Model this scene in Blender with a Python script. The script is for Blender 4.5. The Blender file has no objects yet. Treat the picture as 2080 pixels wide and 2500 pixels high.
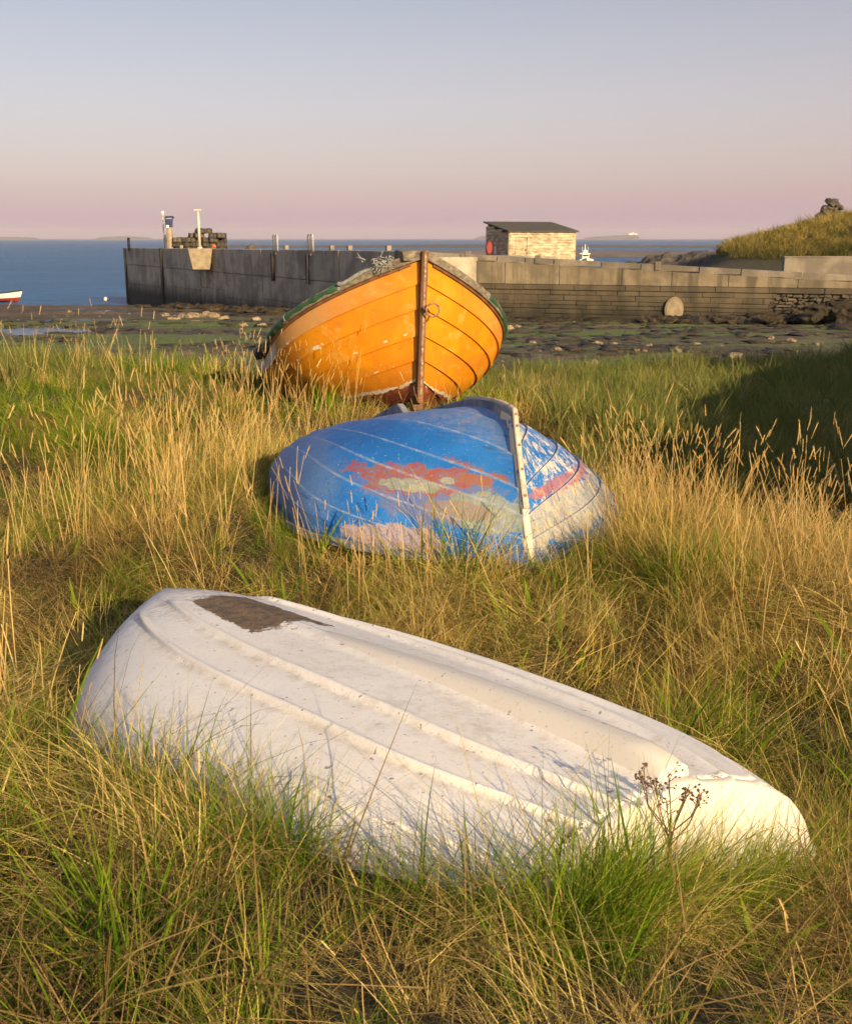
import bpy, bmesh, math, random
import numpy as np
from mathutils import Vector, Matrix

R = math.radians
rng = np.random.default_rng(11)
random.seed(5)
S = bpy.context.scene
COL = S.collection

# ------------------------------------------------------------------ camera, sky, sun, exposure
FPX, CPX, CPY, EYE = 2600.0, 1040.0, 1250.0, 1.6          # focal length and centre in photograph pixels, eye height in metres
PITCH = math.atan2(669.0, FPX)
cam = bpy.data.cameras.new('camera'); cam_ob = bpy.data.objects.new('camera', cam); COL.objects.link(cam_ob)
cam.sensor_fit = 'VERTICAL'; cam.sensor_height = 30.0; cam.lens = 30.0 * FPX / 2500.0
cam.clip_start = 0.05; cam.clip_end = 60000.0
cam.dof.use_dof = True; cam.dof.focus_distance = 3.6; cam.dof.aperture_fstop = 13.0
cam_ob.location = (0, 0, EYE); cam_ob.rotation_euler = (math.pi / 2 - PITCH, 0, 0)
S.camera = cam_ob

SUN_AZ = R(30.0)        # to the right of straight behind the camera
SUN_EL = R(19.0)
to_sun = Vector((math.sin(SUN_AZ) * math.cos(SUN_EL), -math.cos(SUN_AZ) * math.cos(SUN_EL), math.sin(SUN_EL)))
sun = bpy.data.lights.new('sun', 'SUN'); sun.energy = 5.0; sun.angle = R(0.6); sun.color = (1.0, 0.75, 0.42)
sun_ob = bpy.data.objects.new('sun', sun); COL.objects.link(sun_ob)
sun_ob.rotation_euler = to_sun.to_track_quat('Z', 'Y').to_euler()


def lin(r, g, b):
    f = lambda c: (c / 255 / 12.92) if c / 255 <= 0.04045 else ((c / 255 + 0.055) / 1.055) ** 2.4
    return (f(r), f(g), f(b), 1.0)


world = bpy.data.worlds.new('World'); S.world = world; world.use_nodes = True
wn = world.node_tree.nodes; wl = world.node_tree.links; wn.clear()
sky = wn.new('ShaderNodeTexSky'); sky.sky_type = 'NISHITA'; sky.sun_disc = False
sky.sun_elevation = SUN_EL; sky.sun_rotation = math.atan2(to_sun.x, to_sun.y); sky.dust_density = 2.0; sky.ozone_density = 2.0
bg1 = wn.new('ShaderNodeBackground'); bg1.inputs['Strength'].default_value = 0.05
wl.new(sky.outputs[0], bg1.inputs[0])
tc = wn.new('ShaderNodeTexCoord'); sep = wn.new('ShaderNodeSeparateXYZ'); wl.new(tc.outputs['Generated'], sep.inputs[0])
ramp = wn.new('ShaderNodeValToRGB'); wl.new(sep.outputs['Z'], ramp.inputs[0])
el = ramp.color_ramp.elements
SKY = [(0.0, (166, 133, 160)), (0.012, (170, 136, 160)), (0.04, (172, 127, 139)), (0.075, (172, 133, 130)), (0.115, (170, 138, 133)), (0.16, (160, 135, 128)), (0.21, (146, 126, 121)), (0.45, (124, 121, 136)), (1.0, (96, 108, 140))]
el[0].position, el[0].color = SKY[0][0], lin(*SKY[0][1]); el[1].position, el[1].color = 1.0, lin(*SKY[-1][1])
for p, c in SKY[1:-1]:
    e = el.new(p); e.color = lin(*c)
bg2 = wn.new('ShaderNodeBackground'); bg2.inputs['Strength'].default_value = 0.535
wl.new(ramp.outputs[0], bg2.inputs[0])
add = wn.new('ShaderNodeAddShader'); wl.new(bg1.outputs[0], add.inputs[0]); wl.new(bg2.outputs[0], add.inputs[1])
wo = wn.new('ShaderNodeOutputWorld'); wl.new(add.outputs[0], wo.inputs['Surface'])

S.view_settings.view_transform = 'Standard'; S.view_settings.look = 'None'
S.view_settings.exposure = 0.74; S.view_settings.gamma = 1.0; S.view_settings.use_curve_mapping = False
S.render.engine = 'CYCLES'; S.cycles.use_denoising = True
S.cycles.max_bounces = 4; S.cycles.diffuse_bounces = 2; S.cycles.glossy_bounces = 2; S.cycles.transmission_bounces = 2
S.cycles.use_adaptive_sampling = True; S.cycles.adaptive_threshold = 0.035
S.cycles.transparent_max_bounces = 4; S.cycles.volume_bounces = 0
S.cycles.caustics_reflective = False; S.cycles.caustics_refractive = False


# ------------------------------------------------------------------ helpers
def ray(px, py):
    rx, ry = (px - CPX) / FPX, (CPY - py) / FPX
    return Vector((rx, math.cos(PITCH) + ry * math.sin(PITCH), -math.sin(PITCH) + ry * math.cos(PITCH)))


def at(px, py, Y):
    d = ray(px, py); return Vector((0, 0, EYE)) + d * (Y / d.y)


def at_z(px, py, z):
    d = ray(px, py); return Vector((0, 0, EYE)) + d * ((z - EYE) / d.z)


ORIGIN = {}


def tag(o, label=None, cat=None, group=None, kind=None):
    if label: o['label'] = label
    if cat: o['category'] = cat
    if group: o['group'] = group
    if kind: o['kind'] = kind
    return o


def empty(name, loc, label=None, cat=None, group=None):
    o = bpy.data.objects.new(name, None); COL.objects.link(o); o.location = loc; o.empty_display_size = 0.2
    ORIGIN[o.name] = Vector(loc)
    return tag(o, label, cat, group)


def link_mesh(name, me, mat, parent=None):
    o = bpy.data.objects.new(name, me); COL.objects.link(o)
    if mat is not None and len(me.materials) == 0: me.materials.append(mat)
    if parent is not None:
        o.parent = parent; ORIGIN[o.name] = ORIGIN[parent.name]
    else:
        ORIGIN[o.name] = Vector((0, 0, 0))
    return o


class MB:
    def __init__(self): self.v, self.f, self.uv = [], [], []

    def add(self, verts, faces, uvs=None):
        n = len(self.v); self.v += [tuple(p) for p in verts]; self.f += [tuple(i + n for i in f) for f in faces]
        self.uv += list(uvs) if uvs is not None else [(0, 0)] * len(verts)
        return self

    def box(self, c, half, M=None, jit=0.0):
        vs = []
        for sx in (-1, 1):
            for sy in (-1, 1):
                for sz in (-1, 1):
                    p = Vector((sx * half[0], sy * half[1], sz * half[2]))
                    if jit: p += Vector([random.uniform(-jit, jit) for _ in range(3)])
                    if M is not None: p = M @ p
                    vs.append(p + Vector(c))
        return self.add(vs, [(0, 1, 3, 2), (4, 6, 7, 5), (0, 4, 5, 1), (2, 3, 7, 6), (0, 2, 6, 4), (1, 5, 7, 3)])

    def tube(self, pts, rad, n=8, cap=True, squash=None):
        pts = [Vector(p) for p in pts]; m = len(pts)
        rads = rad if hasattr(rad, '__len__') else [rad] * m
        vs, fs = [], []
        up = None
        for i, p in enumerate(pts):
            t = (pts[min(i + 1, m - 1)] - pts[max(i - 1, 0)]).normalized()
            if up is None:
                a = Vector((0, 0, 1)) if abs(t.z) < 0.9 else Vector((1, 0, 0)); up = (a - t * a.dot(t)).normalized()
            else:
                up = (up - t * up.dot(t)).normalized()
            s = t.cross(up)
            for k in range(n):
                a = 2 * math.pi * k / n
                vs.append(p + (up * math.cos(a) + s * math.sin(a)) * rads[i])
        for i in range(m - 1):
            for k in range(n):
                fs.append((i * n + k, i * n + (k + 1) % n, (i + 1) * n + (k + 1) % n, (i + 1) * n + k))
        if cap: fs += [tuple(range(n - 1, -1, -1)), tuple(range((m - 1) * n, m * n))]
        return self.add(vs, fs)

    def sweep(self, pts, a_dirs, b_dirs, prof):
        """sweep a closed profile [(a,b)...] along pts, a and b measured along the given directions"""
        n = len(prof); m = len(pts); vs, fs = [], []
        for i in range(m):
            for a, b in prof: vs.append(Vector(pts[i]) + Vector(a_dirs[i]) * a + Vector(b_dirs[i]) * b)
        for i in range(m - 1):
            for k in range(n): fs.append((i * n + k, i * n + (k + 1) % n, (i + 1) * n + (k + 1) % n, (i + 1) * n + k))
        fs += [tuple(range(n - 1, -1, -1)), tuple(range((m - 1) * n, m * n))]
        return self.add(vs, fs)

    def grid(self, P, flip=False, uv=None):
        """P: (m,n,3) array"""
        m, n = P.shape[:2]; fs = []
        for i in range(m - 1):
            for j in range(n - 1):
                f = (i * n + j, i * n + j + 1, (i + 1) * n + j + 1, (i + 1) * n + j)
                fs.append(f[::-1] if flip else f)
        return self.add(P.reshape(-1, 3), fs, None if uv is None else [tuple(u) for u in uv.reshape(-1, 2)])

    def mesh(self, name, off=Vector((0, 0, 0)), smooth=False, uv=False, fix=True):
        me = bpy.data.meshes.new(name)
        me.from_pydata([(x - off.x, y - off.y, z - off.z) for x, y, z in self.v], [], self.f)
        if fix:
            bm = bmesh.new(); bm.from_mesh(me); bmesh.ops.recalc_face_normals(bm, faces=bm.faces); bm.to_mesh(me); bm.free()
        if uv:
            l = me.uv_layers.new(name='UVMap'); ids = np.empty(len(me.loops), np.int32); me.loops.foreach_get('vertex_index', ids)
            l.data.foreach_set('uv', np.array(self.uv, np.float32)[ids].ravel())
        if smooth: me.polygons.foreach_set('use_smooth', [True] * len(me.polygons))
        me.update(); return me

    def build(self, name, mat, parent=None, smooth=False, uv=False, bevel=0, fix=True):
        off = ORIGIN[parent.name] if parent is not None else Vector((0, 0, 0))
        o = link_mesh(name, self.mesh(name, off, smooth, uv, fix), mat, parent)
        if bevel:
            b = o.modifiers.new('bevel', 'BEVEL'); b.width = bevel; b.segments = 2; b.limit_method = 'ANGLE'
        return o


def _hash(ix, iy, seed):
    h = (ix.astype(np.int64) * 374761393 + iy.astype(np.int64) * 668265263 + seed * 1442695041) & 0x7fffffff
    h = ((h ^ (h >> 13)) * 1274126177) & 0x7fffffff
    return ((h ^ (h >> 16)) & 0xffff) / 65535.0


def vnoise(x, y, seed=0):
    x = np.asarray(x, float); y = np.asarray(y, float)
    ix, iy = np.floor(x), np.floor(y); fx, fy = x - ix, y - iy
    fx = fx * fx * (3 - 2 * fx); fy = fy * fy * (3 - 2 * fy)
    a, b, c, d = (_hash(ix + i, iy + j, seed) for j in (0, 1) for i in (0, 1))
    return (a * (1 - fx) + b * fx) * (1 - fy) + (c * (1 - fx) + d * fx) * fy


def fbm(x, y, seed=0, o=4):
    s, a, t = 0, 1.0, 0
    for k in range(o):
        s = s + a * vnoise(np.asarray(x) * 2 ** k, np.asarray(y) * 2 ** k, seed + k); t += a; a *= 0.5
    return s / t


# ---- node helpers
class NT:
    def __init__(self, name):
        self.m = bpy.data.materials.new(name); self.m.use_nodes = True
        self.t = self.m.node_tree; self.n = self.t.nodes; self.l = self.t.links; self.n.clear()
        self.out = self.n.new('ShaderNodeOutputMaterial')

    def new(self, typ, **kw):
        nd = self.n.new('ShaderNode' + typ)
        for k, v in kw.items(): setattr(nd, k, v)
        return nd

    def put(self, sock, v):
        if isinstance(v, bpy.types.NodeSocket): self.l.new(v, sock)
        elif v is not None:
            if hasattr(v, '__len__') and len(v) == 3 and sock.type == 'RGBA': v = (*v, 1)
            sock.default_value = v

    def coord(self, kind='Object'): return self.new('TexCoord').outputs[kind]

    def pos(self): return self.new('NewGeometry').outputs['Position']

    def map(self, v, scale=(1, 1, 1), loc=(0, 0, 0)):
        m = self.new('Mapping'); self.put(m.inputs['Vector'], v); m.inputs['Scale'].default_value = scale; m.inputs['Location'].default_value = loc
        return m.outputs[0]

    def noise(self, v, scale, detail=4, rough=0.55, dist=0.0, col=False):
        m = self.new('TexNoise'); self.put(m.inputs['Vector'], v); m.inputs['Scale'].default_value = scale
        m.inputs['Detail'].default_value = detail; m.inputs['Roughness'].default_value = rough; m.inputs['Distortion'].default_value = dist
        return m.outputs['Color' if col else 'Fac']

    def math(self, op, a, b=0.0, c=None, clamp=False):
        m = self.new('Math', operation=op); m.use_clamp = clamp
        self.put(m.inputs[0], a); self.put(m.inputs[1], b)
        if c is not None: self.put(m.inputs[2], c)
        return m.outputs[0]

    def step(self, v, lo, hi):
        m = self.new('MapRange'); m.interpolation_type = 'SMOOTHSTEP'
        self.put(m.inputs['Value'], v); self.put(m.inputs['From Min'], lo); self.put(m.inputs['From Max'], hi)
        return m.outputs[0]

    def mix(self, f, a, b, mode='MIX'):
        m = self.new('Mix', data_type='RGBA', blend_type=mode)
        self.put(m.inputs['Factor'], f); self.put(m.inputs['A'], a) if False else None
        self.put(m.inputs[0], f); self.put(m.inputs[6], a); self.put(m.inputs[7], b)
        return m.outputs[2]

    def ramp(self, f, stops):
        m = self.new('ValToRGB'); self.put(m.inputs[0], f); e = m.color_ramp.elements
        e[0].position, e[0].color = stops[0][0], (*stops[0][1], 1); e[1].position, e[1].color = stops[-1][0], (*stops[-1][1], 1)
        for p, c in stops[1:-1]:
            x = e.new(p); x.color = (*c, 1)
        return m.outputs[0]

    def sep(self, v):
        m = self.new('SeparateXYZ'); self.put(m.inputs[0], v); return m.outputs

    def bump(self, h, strength=0.3, dist=0.01, normal=None):
        m = self.new('Bump'); self.put(m.inputs['Height'], h); m.inputs['Strength'].default_value = strength; m.inputs['Distance'].default_value = dist
        if normal is not None: self.put(m.inputs['Normal'], normal)
        return m.outputs[0]

    def blob(self, u, v, cu, cv, ru, rv, nz=None, amt=0.5, soft=0.15):
        """soft-edged ragged patch in two coordinates"""
        a = self.math('DIVIDE', self.math('SUBTRACT', u, cu), ru); b = self.math('DIVIDE', self.math('SUBTRACT', v, cv), rv)
        d = self.math('SQRT', self.math('ADD', self.math('MULTIPLY', a, a), self.math('MULTIPLY', b, b)))
        if nz is not None: d = self.math('ADD', d, self.math('MULTIPLY', self.math('SUBTRACT', nz, 0.5), amt * 2))
        return self.step(d, 1.0 + soft, 1.0 - soft)

    def done(self, color, rough=0.7, normal=None, spec=0.5, metal=0.0, **kw):
        b = self.new('BsdfPrincipled'); self.put(b.inputs['Base Color'], color); self.put(b.inputs['Roughness'], rough)
        self.put(b.inputs['Specular IOR Level'], spec); self.put(b.inputs['Metallic'], metal)
        if normal is not None: self.put(b.inputs['Normal'], normal)
        for k, v in kw.items(): self.put(b.inputs[k.replace('_', ' ')], v)
        self.l.new(b.outputs[0], self.out.inputs['Surface'])
        return self.m


def worn(name, col, col2=None, scale=6.0, rough=0.75, bump=0.3, dist=0.01, detail=6, metal=0.0, rnd=0.0, stretch=(1, 1, 1)):
    """a surface of one colour, mottled towards a second colour, with fine relief; rnd varies each object's tone"""
    t = NT(name); c = t.map(t.coord(), stretch)
    n = t.noise(c, scale, detail, 0.62)
    col2 = col2 or tuple(x * 0.55 for x in col)
    cc = t.mix(t.step(n, 0.35, 0.68), col2, col)
    n2 = t.noise(c, scale * 9, 3, 0.6)
    cc = t.mix(t.math('MULTIPLY', t.step(n2, 0.45, 0.75), 0.3), cc, tuple(x * 0.5 for x in col))
    if rnd:
        r = t.new('ObjectInfo').outputs['Random']
        k = t.math('ADD', t.math('MULTIPLY', r, 2 * rnd), 1 - rnd)
        cb = t.new('CombineColor'); [t.put(cb.inputs[i], k) for i in range(3)]
        cc = t.mix(1.0, cc, cb.outputs[0], 'MULTIPLY')
    h = t.math('ADD', n, t.math('MULTIPLY', n2, 0.4))
    return t.done(cc, rough, t.bump(h, bump, dist), metal=metal)


# ------------------------------------------------------------------ materials of the setting
def mat_concrete(name, col, stain=(0.03, 0.03, 0.025), low=None, rnd=0.12, streak=1.0):
    t = NT(name); p = t.pos(); s = t.sep(p)
    n1 = t.noise(t.map(p, (1.0, 1.0, 0.12)), 1.5, 5, 0.65); n2 = t.noise(p, 5.0, 6, 0.65); n3 = t.noise(p, 26.0, 4, 0.6)
    c = t.mix(t.math('MULTIPLY', t.step(n1, 0.45, 0.66), 0.85 * streak), col, tuple(x * 0.30 for x in col))
    c = t.mix(t.math('MULTIPLY', t.step(t.noise(p, 0.55, 4, .6), 0.42, 0.62), 0.7), c, tuple(x * 0.40 for x in col))
    c = t.mix(t.math('MULTIPLY', t.step(n2, 0.5, 0.75), 0.5), c, tuple(x * 0.5 for x in col))
    c = t.mix(t.math('MULTIPLY', t.step(n3, 0.55, 0.8), 0.35), c, tuple(min(1, x * 1.5) for x in col))
    if low is not None:     # weed and damp below the tide line
        zz = t.math('ADD', s[2], t.math('MULTIPLY', t.math('SUBTRACT', t.noise(t.map(p, (1.2, 1.2, 0.25)), 1.4, 4), 0.5), 1.6))
        c = t.mix(t.step(zz, low[1], low[0]), c, stain)
    r = t.new('ObjectInfo').outputs['Random']; k = t.math('ADD', t.math('MULTIPLY', r, 2 * rnd), 1 - rnd)
    cb = t.new('CombineColor'); [t.put(cb.inputs[i], k) for i in range(3)]
    c = t.mix(1.0, c, cb.outputs[0], 'MULTIPLY')
    h = t.math('ADD', n2, t.math('MULTIPLY', n3, 0.5))
    return t.done(c, 0.85, t.bump(h, 0.5, 0.03))


def mat_foreshore():
    t = NT('foreshore_mud'); p = t.pos(); s = t.sep(p)
    a = t.noise(t.map(p, (0.18, 0.42, 1)), 1.0, 6, 0.62); b = t.noise(p, 1.6, 5, 0.65); c2 = t.noise(p, 9.0, 4, 0.6)
    g = t.noise(t.map(p, (0.11, 0.30, 1), (7, 3, 0)), 1.0, 5, 0.6)
    mud = t.mix(t.step(b, 0.35, 0.65), (0.070, 0.050, 0.028), (0.20, 0.145, 0.080))
    weed = t.mix(t.step(c2, 0.35, 0.7), (0.025, 0.019, 0.009), (0.12, 0.078, 0.028))
    c = t.mix(t.step(t.math('ADD', a, t.math('MULTIPLY', t.math('SUBTRACT', b, 0.5), 0.8)), 0.44, 0.54), mud, weed)
    alg = t.mix(t.step(c2, 0.3, 0.75), (0.05, 0.085, 0.010), (0.16, 0.20, 0.03))
    near = t.step(s[1], 75.0, 50.0)
    gm = t.math('MULTIPLY', t.step(t.math('ADD', g, t.math('MULTIPLY', t.math('SUBTRACT', c2, 0.5), 0.45)), 0.44, 0.52), near)
    c = t.mix(t.math('MULTIPLY', gm, 0.9), c, alg)
    h = t.math('ADD', b, t.math('MULTIPLY', c2, 0.6))
    rough = t.math('ADD', 0.45, t.math('MULTIPLY', c2, 0.5))
    return t.done(c, rough, t.bump(h, 1.0, 0.16), spec=0.4)


def mat_soil():
    t = NT('thatch_soil'); p = t.pos()
    a = t.noise(p, 3.0, 6, 0.65); b = t.noise(p, 30.0, 5, 0.7)
    c = t.mix(t.step(a, 0.35, 0.65), (0.018, 0.017, 0.008), (0.040, 0.038, 0.013))
    c = t.mix(t.math('MULTIPLY', t.step(b, 0.45, 0.7), 0.6), c, (0.09, 0.063, 0.026))
    return t.done(c, 0.95, t.bump(b, 0.9, 0.03))


def mat_sea(name, col, calm=False):
    t = NT(name); p = t.pos()
    a = t.noise(t.map(p, (0.16, 0.5, 1)), 1.0, 5, 0.6, 0.4); b = t.noise(t.map(p, (0.9, 2.4, 1)), 1.0, 4, 0.6)
    big = t.noise(t.map(p, (0.012, 0.04, 1)), 1.0, 4, 0.55)
    c = t.mix(t.step(big, 0.35, 0.65), col, tuple(x * 1.35 for x in col))
    c = t.mix(t.math('MULTIPLY', t.step(a, 0.4, 0.62), 0.6), c, tuple(x * 0.5 for x in col))
    h = t.math('ADD', a, t.math('MULTIPLY', b, 0.35))
    return t.done(c, 0.28 if not calm else 0.06, t.bump(h, 0.9 if not calm else 0.03, 0.9 if not calm else 0.02), spec=0.02 if not calm else 0.5)


M = {}
M['foreshore'] = mat_foreshore(); M['soil'] = mat_soil(); M['sea'] = mat_sea('sea_water', (0.008, 0.090, 0.225)); M['pool'] = mat_sea('pool_water', (0.05, 0.06, 0.07), True)
M['concrete_dark'] = mat_concrete('pier_concrete', (0.43, 0.375, 0.29), (0.022, 0.022, 0.016), (-4.2, -2.2), streak=.45)
M['concrete_sun'] = mat_concrete('parapet_concrete', (0.25, 0.20, 0.13), rnd=0.15)
M['kerb'] = mat_concrete('kerb_concrete', (0.25, 0.21, 0.165), rnd=0.12, streak=0.4)
M['masonry'] = mat_concrete('sea_wall_stone', (0.105, 0.082, 0.052), (0.018, 0.017, 0.010), (-2.9, -1.3), rnd=0.16, streak=.7)
M['rubble'] = worn('rubble_stone', (0.13, 0.105, 0.075), (0.05, 0.042, 0.032), 3.0, 0.9, 0.5, 0.03, rnd=0.35)
M['pale_concrete'] = worn('corbel_concrete', (0.36, 0.29, 0.19), (0.24, 0.19, 0.125), 2.5, 0.85, 0.3, 0.02)
M['weed'] = worn('bladder_wrack', (0.095, 0.062, 0.020), (0.014, 0.012, 0.006), 3.2, 0.6, 1.0, 0.2)
M['rock'] = worn('pale_rock', (0.36, 0.27, 0.17), (0.17, 0.13, 0.085), 3.5, 0.9, 0.5, 0.03, rnd=0.25)
M['dark_rock'] = worn('dark_rock', (0.12, 0.095, 0.07), (0.05, 0.042, 0.035), 1.2, 0.9, 0.8, 0.1, rnd=0.2)
M['sand'] = worn('sandbar_sand', (0.17, 0.13, 0.105), (0.10, 0.08, 0.065), 0.06, 0.9, 0.3, 0.1)
M['timber_dark'] = worn('tarred_timber', (0.03, 0.027, 0.024), None, 4, 0.8)
M['galv'] = worn('rail_paint', (0.62, 0.56, 0.48), (0.42, 0.36, 0.30), 8, 0.6)
M['white_paint'] = worn('white_paint', (0.80, 0.77, 0.70), (0.62, 0.58, 0.50), 6, 0.5, 0.1)
M['blue_steel'] = worn('blue_steel', (0.03, 0.05, 0.16), (0.02, 0.03, 0.08), 4, 0.5)
M['red_paint'] = worn('red_paint', (0.30, 0.028, 0.018), (0.20, 0.022, 0.016), 5, 0.5)
M['felt'] = worn('roof_felt', (0.075, 0.068, 0.048), (0.05, 0.046, 0.034), 2.0, 0.9)
M['plank_sun'] = worn('shed_board', (0.60, 0.49, 0.33), (0.26, 0.20, 0.13), 1.5, 0.85, 0.4, 0.01, rnd=0.09, stretch=(1.4, 1.4, 4))
M['creel'] = worn('creel_netting', (0.11, 0.085, 0.055), (0.04, 0.034, 0.026), 9, 0.9, rnd=0.4)
M['island'] = worn('far_island', (0.10, 0.085, 0.075), None, 0.01, 0.9)


# ------------------------------------------------------------------ terrain
CP = np.array([(0, .7, .46), (.15, 1.42, .50), (-.15, 1.6, .48), (-.45, 1.85, .41), (-.8, 2.2, .27), (-1.15, 2.7, .11), (.45, 1.62, .37), (.8, 1.9, .21), (1.15, 2.1, .10), (1.25, 2.6, .0), (1.4, 1.4, .12), (-1.3, 1.3, .28), (-1.8, 2.3, .16), (.85, 2.9, -.06), (.3, 3.5, -.10), (-.5, 3.9, -.12), (-1.3, 3.7, -.08), (-2.2, 3.2, .05),
               (.3, 4.2, .05), (.5, 4.55, .14), (-.6, 5.1, .15), (-.9, 5.9, .12), (-1.0, 6.9, -.04), (.3, 7.4, -.2), (1.1, 5.8, .02), (1.3, 5.0, .20), (1.7, 4.3, .20), (2.1, 3.5, .04), (2.3, 2.6, .0), (1.9, 6.2, -.15), (2.6, 6.6, -.3), (2.4, 5.0, -.12), (3.0, 3.9, .0), (3.1, 2.5, .08), (2.9, 8.0, -.4), (2.6, 10, -.45), (4.4, 11, -.48), (3, 13, -.52), (4, 16, -.62), (6, 18, -.75),
               (4.3, 3.2, 1.6), (5.0, 4.0, 2.0), (4.6, 5.4, .5), (5.4, 7, .3), (6.2, 9, .3), (6.6, 4.4, 2.3), (7.6, 5.6, 2.5), (8.6, 3.6, 3.0), (9.5, 7.5, 2.6), (11, 11, 2.3), (12, 20, .8), (4.6, 1.6, .5), (5, 0, .5), (13, 5, 2.6), (-.1, 10.1, -.05), (-1.1, 10.8, -.10), (-1.9, 12, -.2), (1.0, 11.4, -.2), (.8, 13, -.4), (-1.2, 14.5, -.72), (-.6, 12.5, -.42),  # includes an unseen dune on the right, added to shade the low ground
               (-2.6, 7.0, -.12), (-2.6, 9.2, -.05), (-4, 8, .05), (-2.6, 10.8, -.08), (-4, 12, .0), (-5.2, 13.5, .0), (-3.4, 14.5, -.3), (-3, 17, -.75), (-6, 17, -.6), (-9, 13, .2), (-8, 6, .2), (-4, 4, .1), (-6, 0, .1), (0, -6, 0), (1, 15.5, -.66), (1, 17.5, -.8)])


def fore(x, y):
    return -0.9 - 0.046 * (np.maximum(y, 6) - 18.0)


def edge_y(x):
    return 17.0 + 1.2 * np.sin(x * 0.31 + 1.0) + 1.0 * np.sin(x * 0.13) + np.clip((x - 2) * 0.35, 0, 4)


def ground(x, y):
    x = np.asarray(x, float); y = np.asarray(y, float)
    sg = 0.26 + 0.075 * np.clip(y, 1, 20)
    d2 = (x[..., None] - CP[:, 0]) ** 2 + (y[..., None] - CP[:, 1]) ** 2
    w = np.exp(-d2 / (2 * sg[..., None] ** 2)) + 1e-5 / (1 + d2)
    z = (w * CP[:, 2]).sum(-1) / w.sum(-1)
    z = z + 0.10 * (fbm(x * 0.8 + 5, y * 0.8 + 9, 3, 3) - 0.5) + 0.05 * (fbm(x * 3, y * 3, 8, 2) - 0.5)
    return z - 0.45 * np.maximum(y - edge_y(x), 0)


def terrain(name, xs, ys, fn, mat, kind='structure', uv=False):
    X, Y = np.meshgrid(xs, ys, indexing='ij'); Z = fn(X, Y)
    mb = MB(); mb.grid(np.stack([X, Y, Z], -1))
    o = mb.build(name, mat, smooth=True); o['kind'] = kind
    return o


def spread(lo, hi, mid, n, p=2.2):
    """unevenly spaced coordinates, dense near mid"""
    t = np.linspace(-1, 1, n); s = np.sign(t) * np.abs(t) ** p
    return np.where(s < 0, mid + s * (mid - lo), mid + s * (hi - mid))


terrain('grass_bank', spread(-40, 40, 0, 230), np.concatenate([np.linspace(-12, 0, 14)[:-1], np.linspace(0, 26, 230)]), ground, M['soil'])


def fore_fn(X, Y):
    n = (fbm(X * 0.16, Y * 0.42, 21, 5) - 0.5)
    far = np.clip((Y - 20) / 60, 0, 1)
    weedband = np.clip(1 - np.abs(X - 6 - (62 - Y) * 0.0) / 400, 0, 1)
    Z = fore(X, Y) + 0.34 * n + 0.16 * (fbm(X * 1.1, Y * 1.1, 5, 3) - 0.5)
    return Z


terrain('foreshore', np.concatenate([np.linspace(-260, -46, 20)[:-1], np.linspace(-46, 40, 330), np.linspace(40, 260, 20)[1:]]), np.concatenate([np.linspace(8, 128, 380), np.linspace(128, 170, 6)[1:]]), fore_fn, M['foreshore'])
pool = MB()
PX, PY = np.meshgrid(np.linspace(-60, 45, 30), np.linspace(17, 121, 50), indexing='ij')
pool.grid(np.stack([PX, PY, fore(PX, PY) - 0.045 + .03 * np.clip(-PX / 12, -1, 1)], -1))
tag(pool.build('tide_pool_water', M['pool'], smooth=True), kind='structure')

SEA_Z = -5.62
sea = MB(); xs = spread(-9000, 9000, 0, 21); ys = np.concatenate([[70, 110, 150], np.geomspace(200, 9000, 14)])
SX, SY = np.meshgrid(xs, ys, indexing='ij'); sea.grid(np.stack([SX, SY, 0 * SX + SEA_Z], -1))
tag(sea.build('sea', M['sea']), kind='structure')


def strip_of_land(name, Y, profile, depth, base, mat):
    """a low island or bar: profile [(px, py)] seen at distance Y, given real depth"""
    mb = MB(); m = len(profile); P = np.zeros((m, 7, 3))
    for i, (px, py) in enumerate(profile):
        q = at(px, py, Y); hgt = max(q.z - base, 0.02)
        for j, f in enumerate((0, .12, .35, .5, .65, .88, 1)):
            e = math.sin(math.pi * f) ** 0.7 if 0 < f < 1 else 0
            P[i, j] = (q.x * (1 + (f - .5) * depth / Y), Y + (f - .5) * depth, base - 0.6 + (hgt + 0.6) * e)
    mb.grid(P); o = mb.build(name, mat, smooth=True); o['kind'] = 'structure'; return o


def jag(x0, x1, fn, n=40, j=0.4):
    return [(x, fn((x - x0) / (x1 - x0)) + random.uniform(-j, j)) for x in np.linspace(x0, x1, n)]


hump = lambda base, h, p=0.6: (lambda t: base - h * (4 * t * (1 - t)) ** p)
strip_of_land('island', 7000, jag(-60, 96, hump(581.5, 3.2), 30, .3), 300, SEA_Z, M['island'])
strip_of_land('island', 7000, jag(236, 372, hump(581.5, 4.6), 30, .4), 300, SEA_Z, M['island'])
strip_of_land('island', 7000, jag(1160, 1206, hump(581.5, 5), 14, .3), 200, SEA_Z, M['island'])
strip_of_land('island', 7000, [(x, 580.5 - 8.5 * ((x - 1425) / 125) ** .8 + random.uniform(-.5, .5)) for x in np.linspace(1426, 1550, 34)] + [(1553, 572.5), (1556, 576), (1560, 580)], 300, SEA_Z, M['island'])
strip_of_land('sandbar', 860, jag(540, 1800, lambda t: 598.2 + 1.2 * math.sin(t * 9), 60, .3), 60, SEA_Z, M['dark_rock'])
strip_of_land('sandbar', 470, jag(980, 1350, lambda t: 610.8, 30, .4), 40, SEA_Z, M['sand'])
strip_of_land('sandbar', 450, jag(1345, 1850, lambda t: 612.0, 40, .4), 60, SEA_Z, M['sand'])


# headland on the right behind the pier
HX = np.array([10., 14, 17, 19.4, 20.6, 22, 24.4, 26.8, 29.5, 36, 60, 120]); HZ = np.array([-5.6, -3.6, -1.2, .1, 1.0, 1.4, 1.95, 2.4, 2.95, 4.2, 7, 9])


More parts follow.
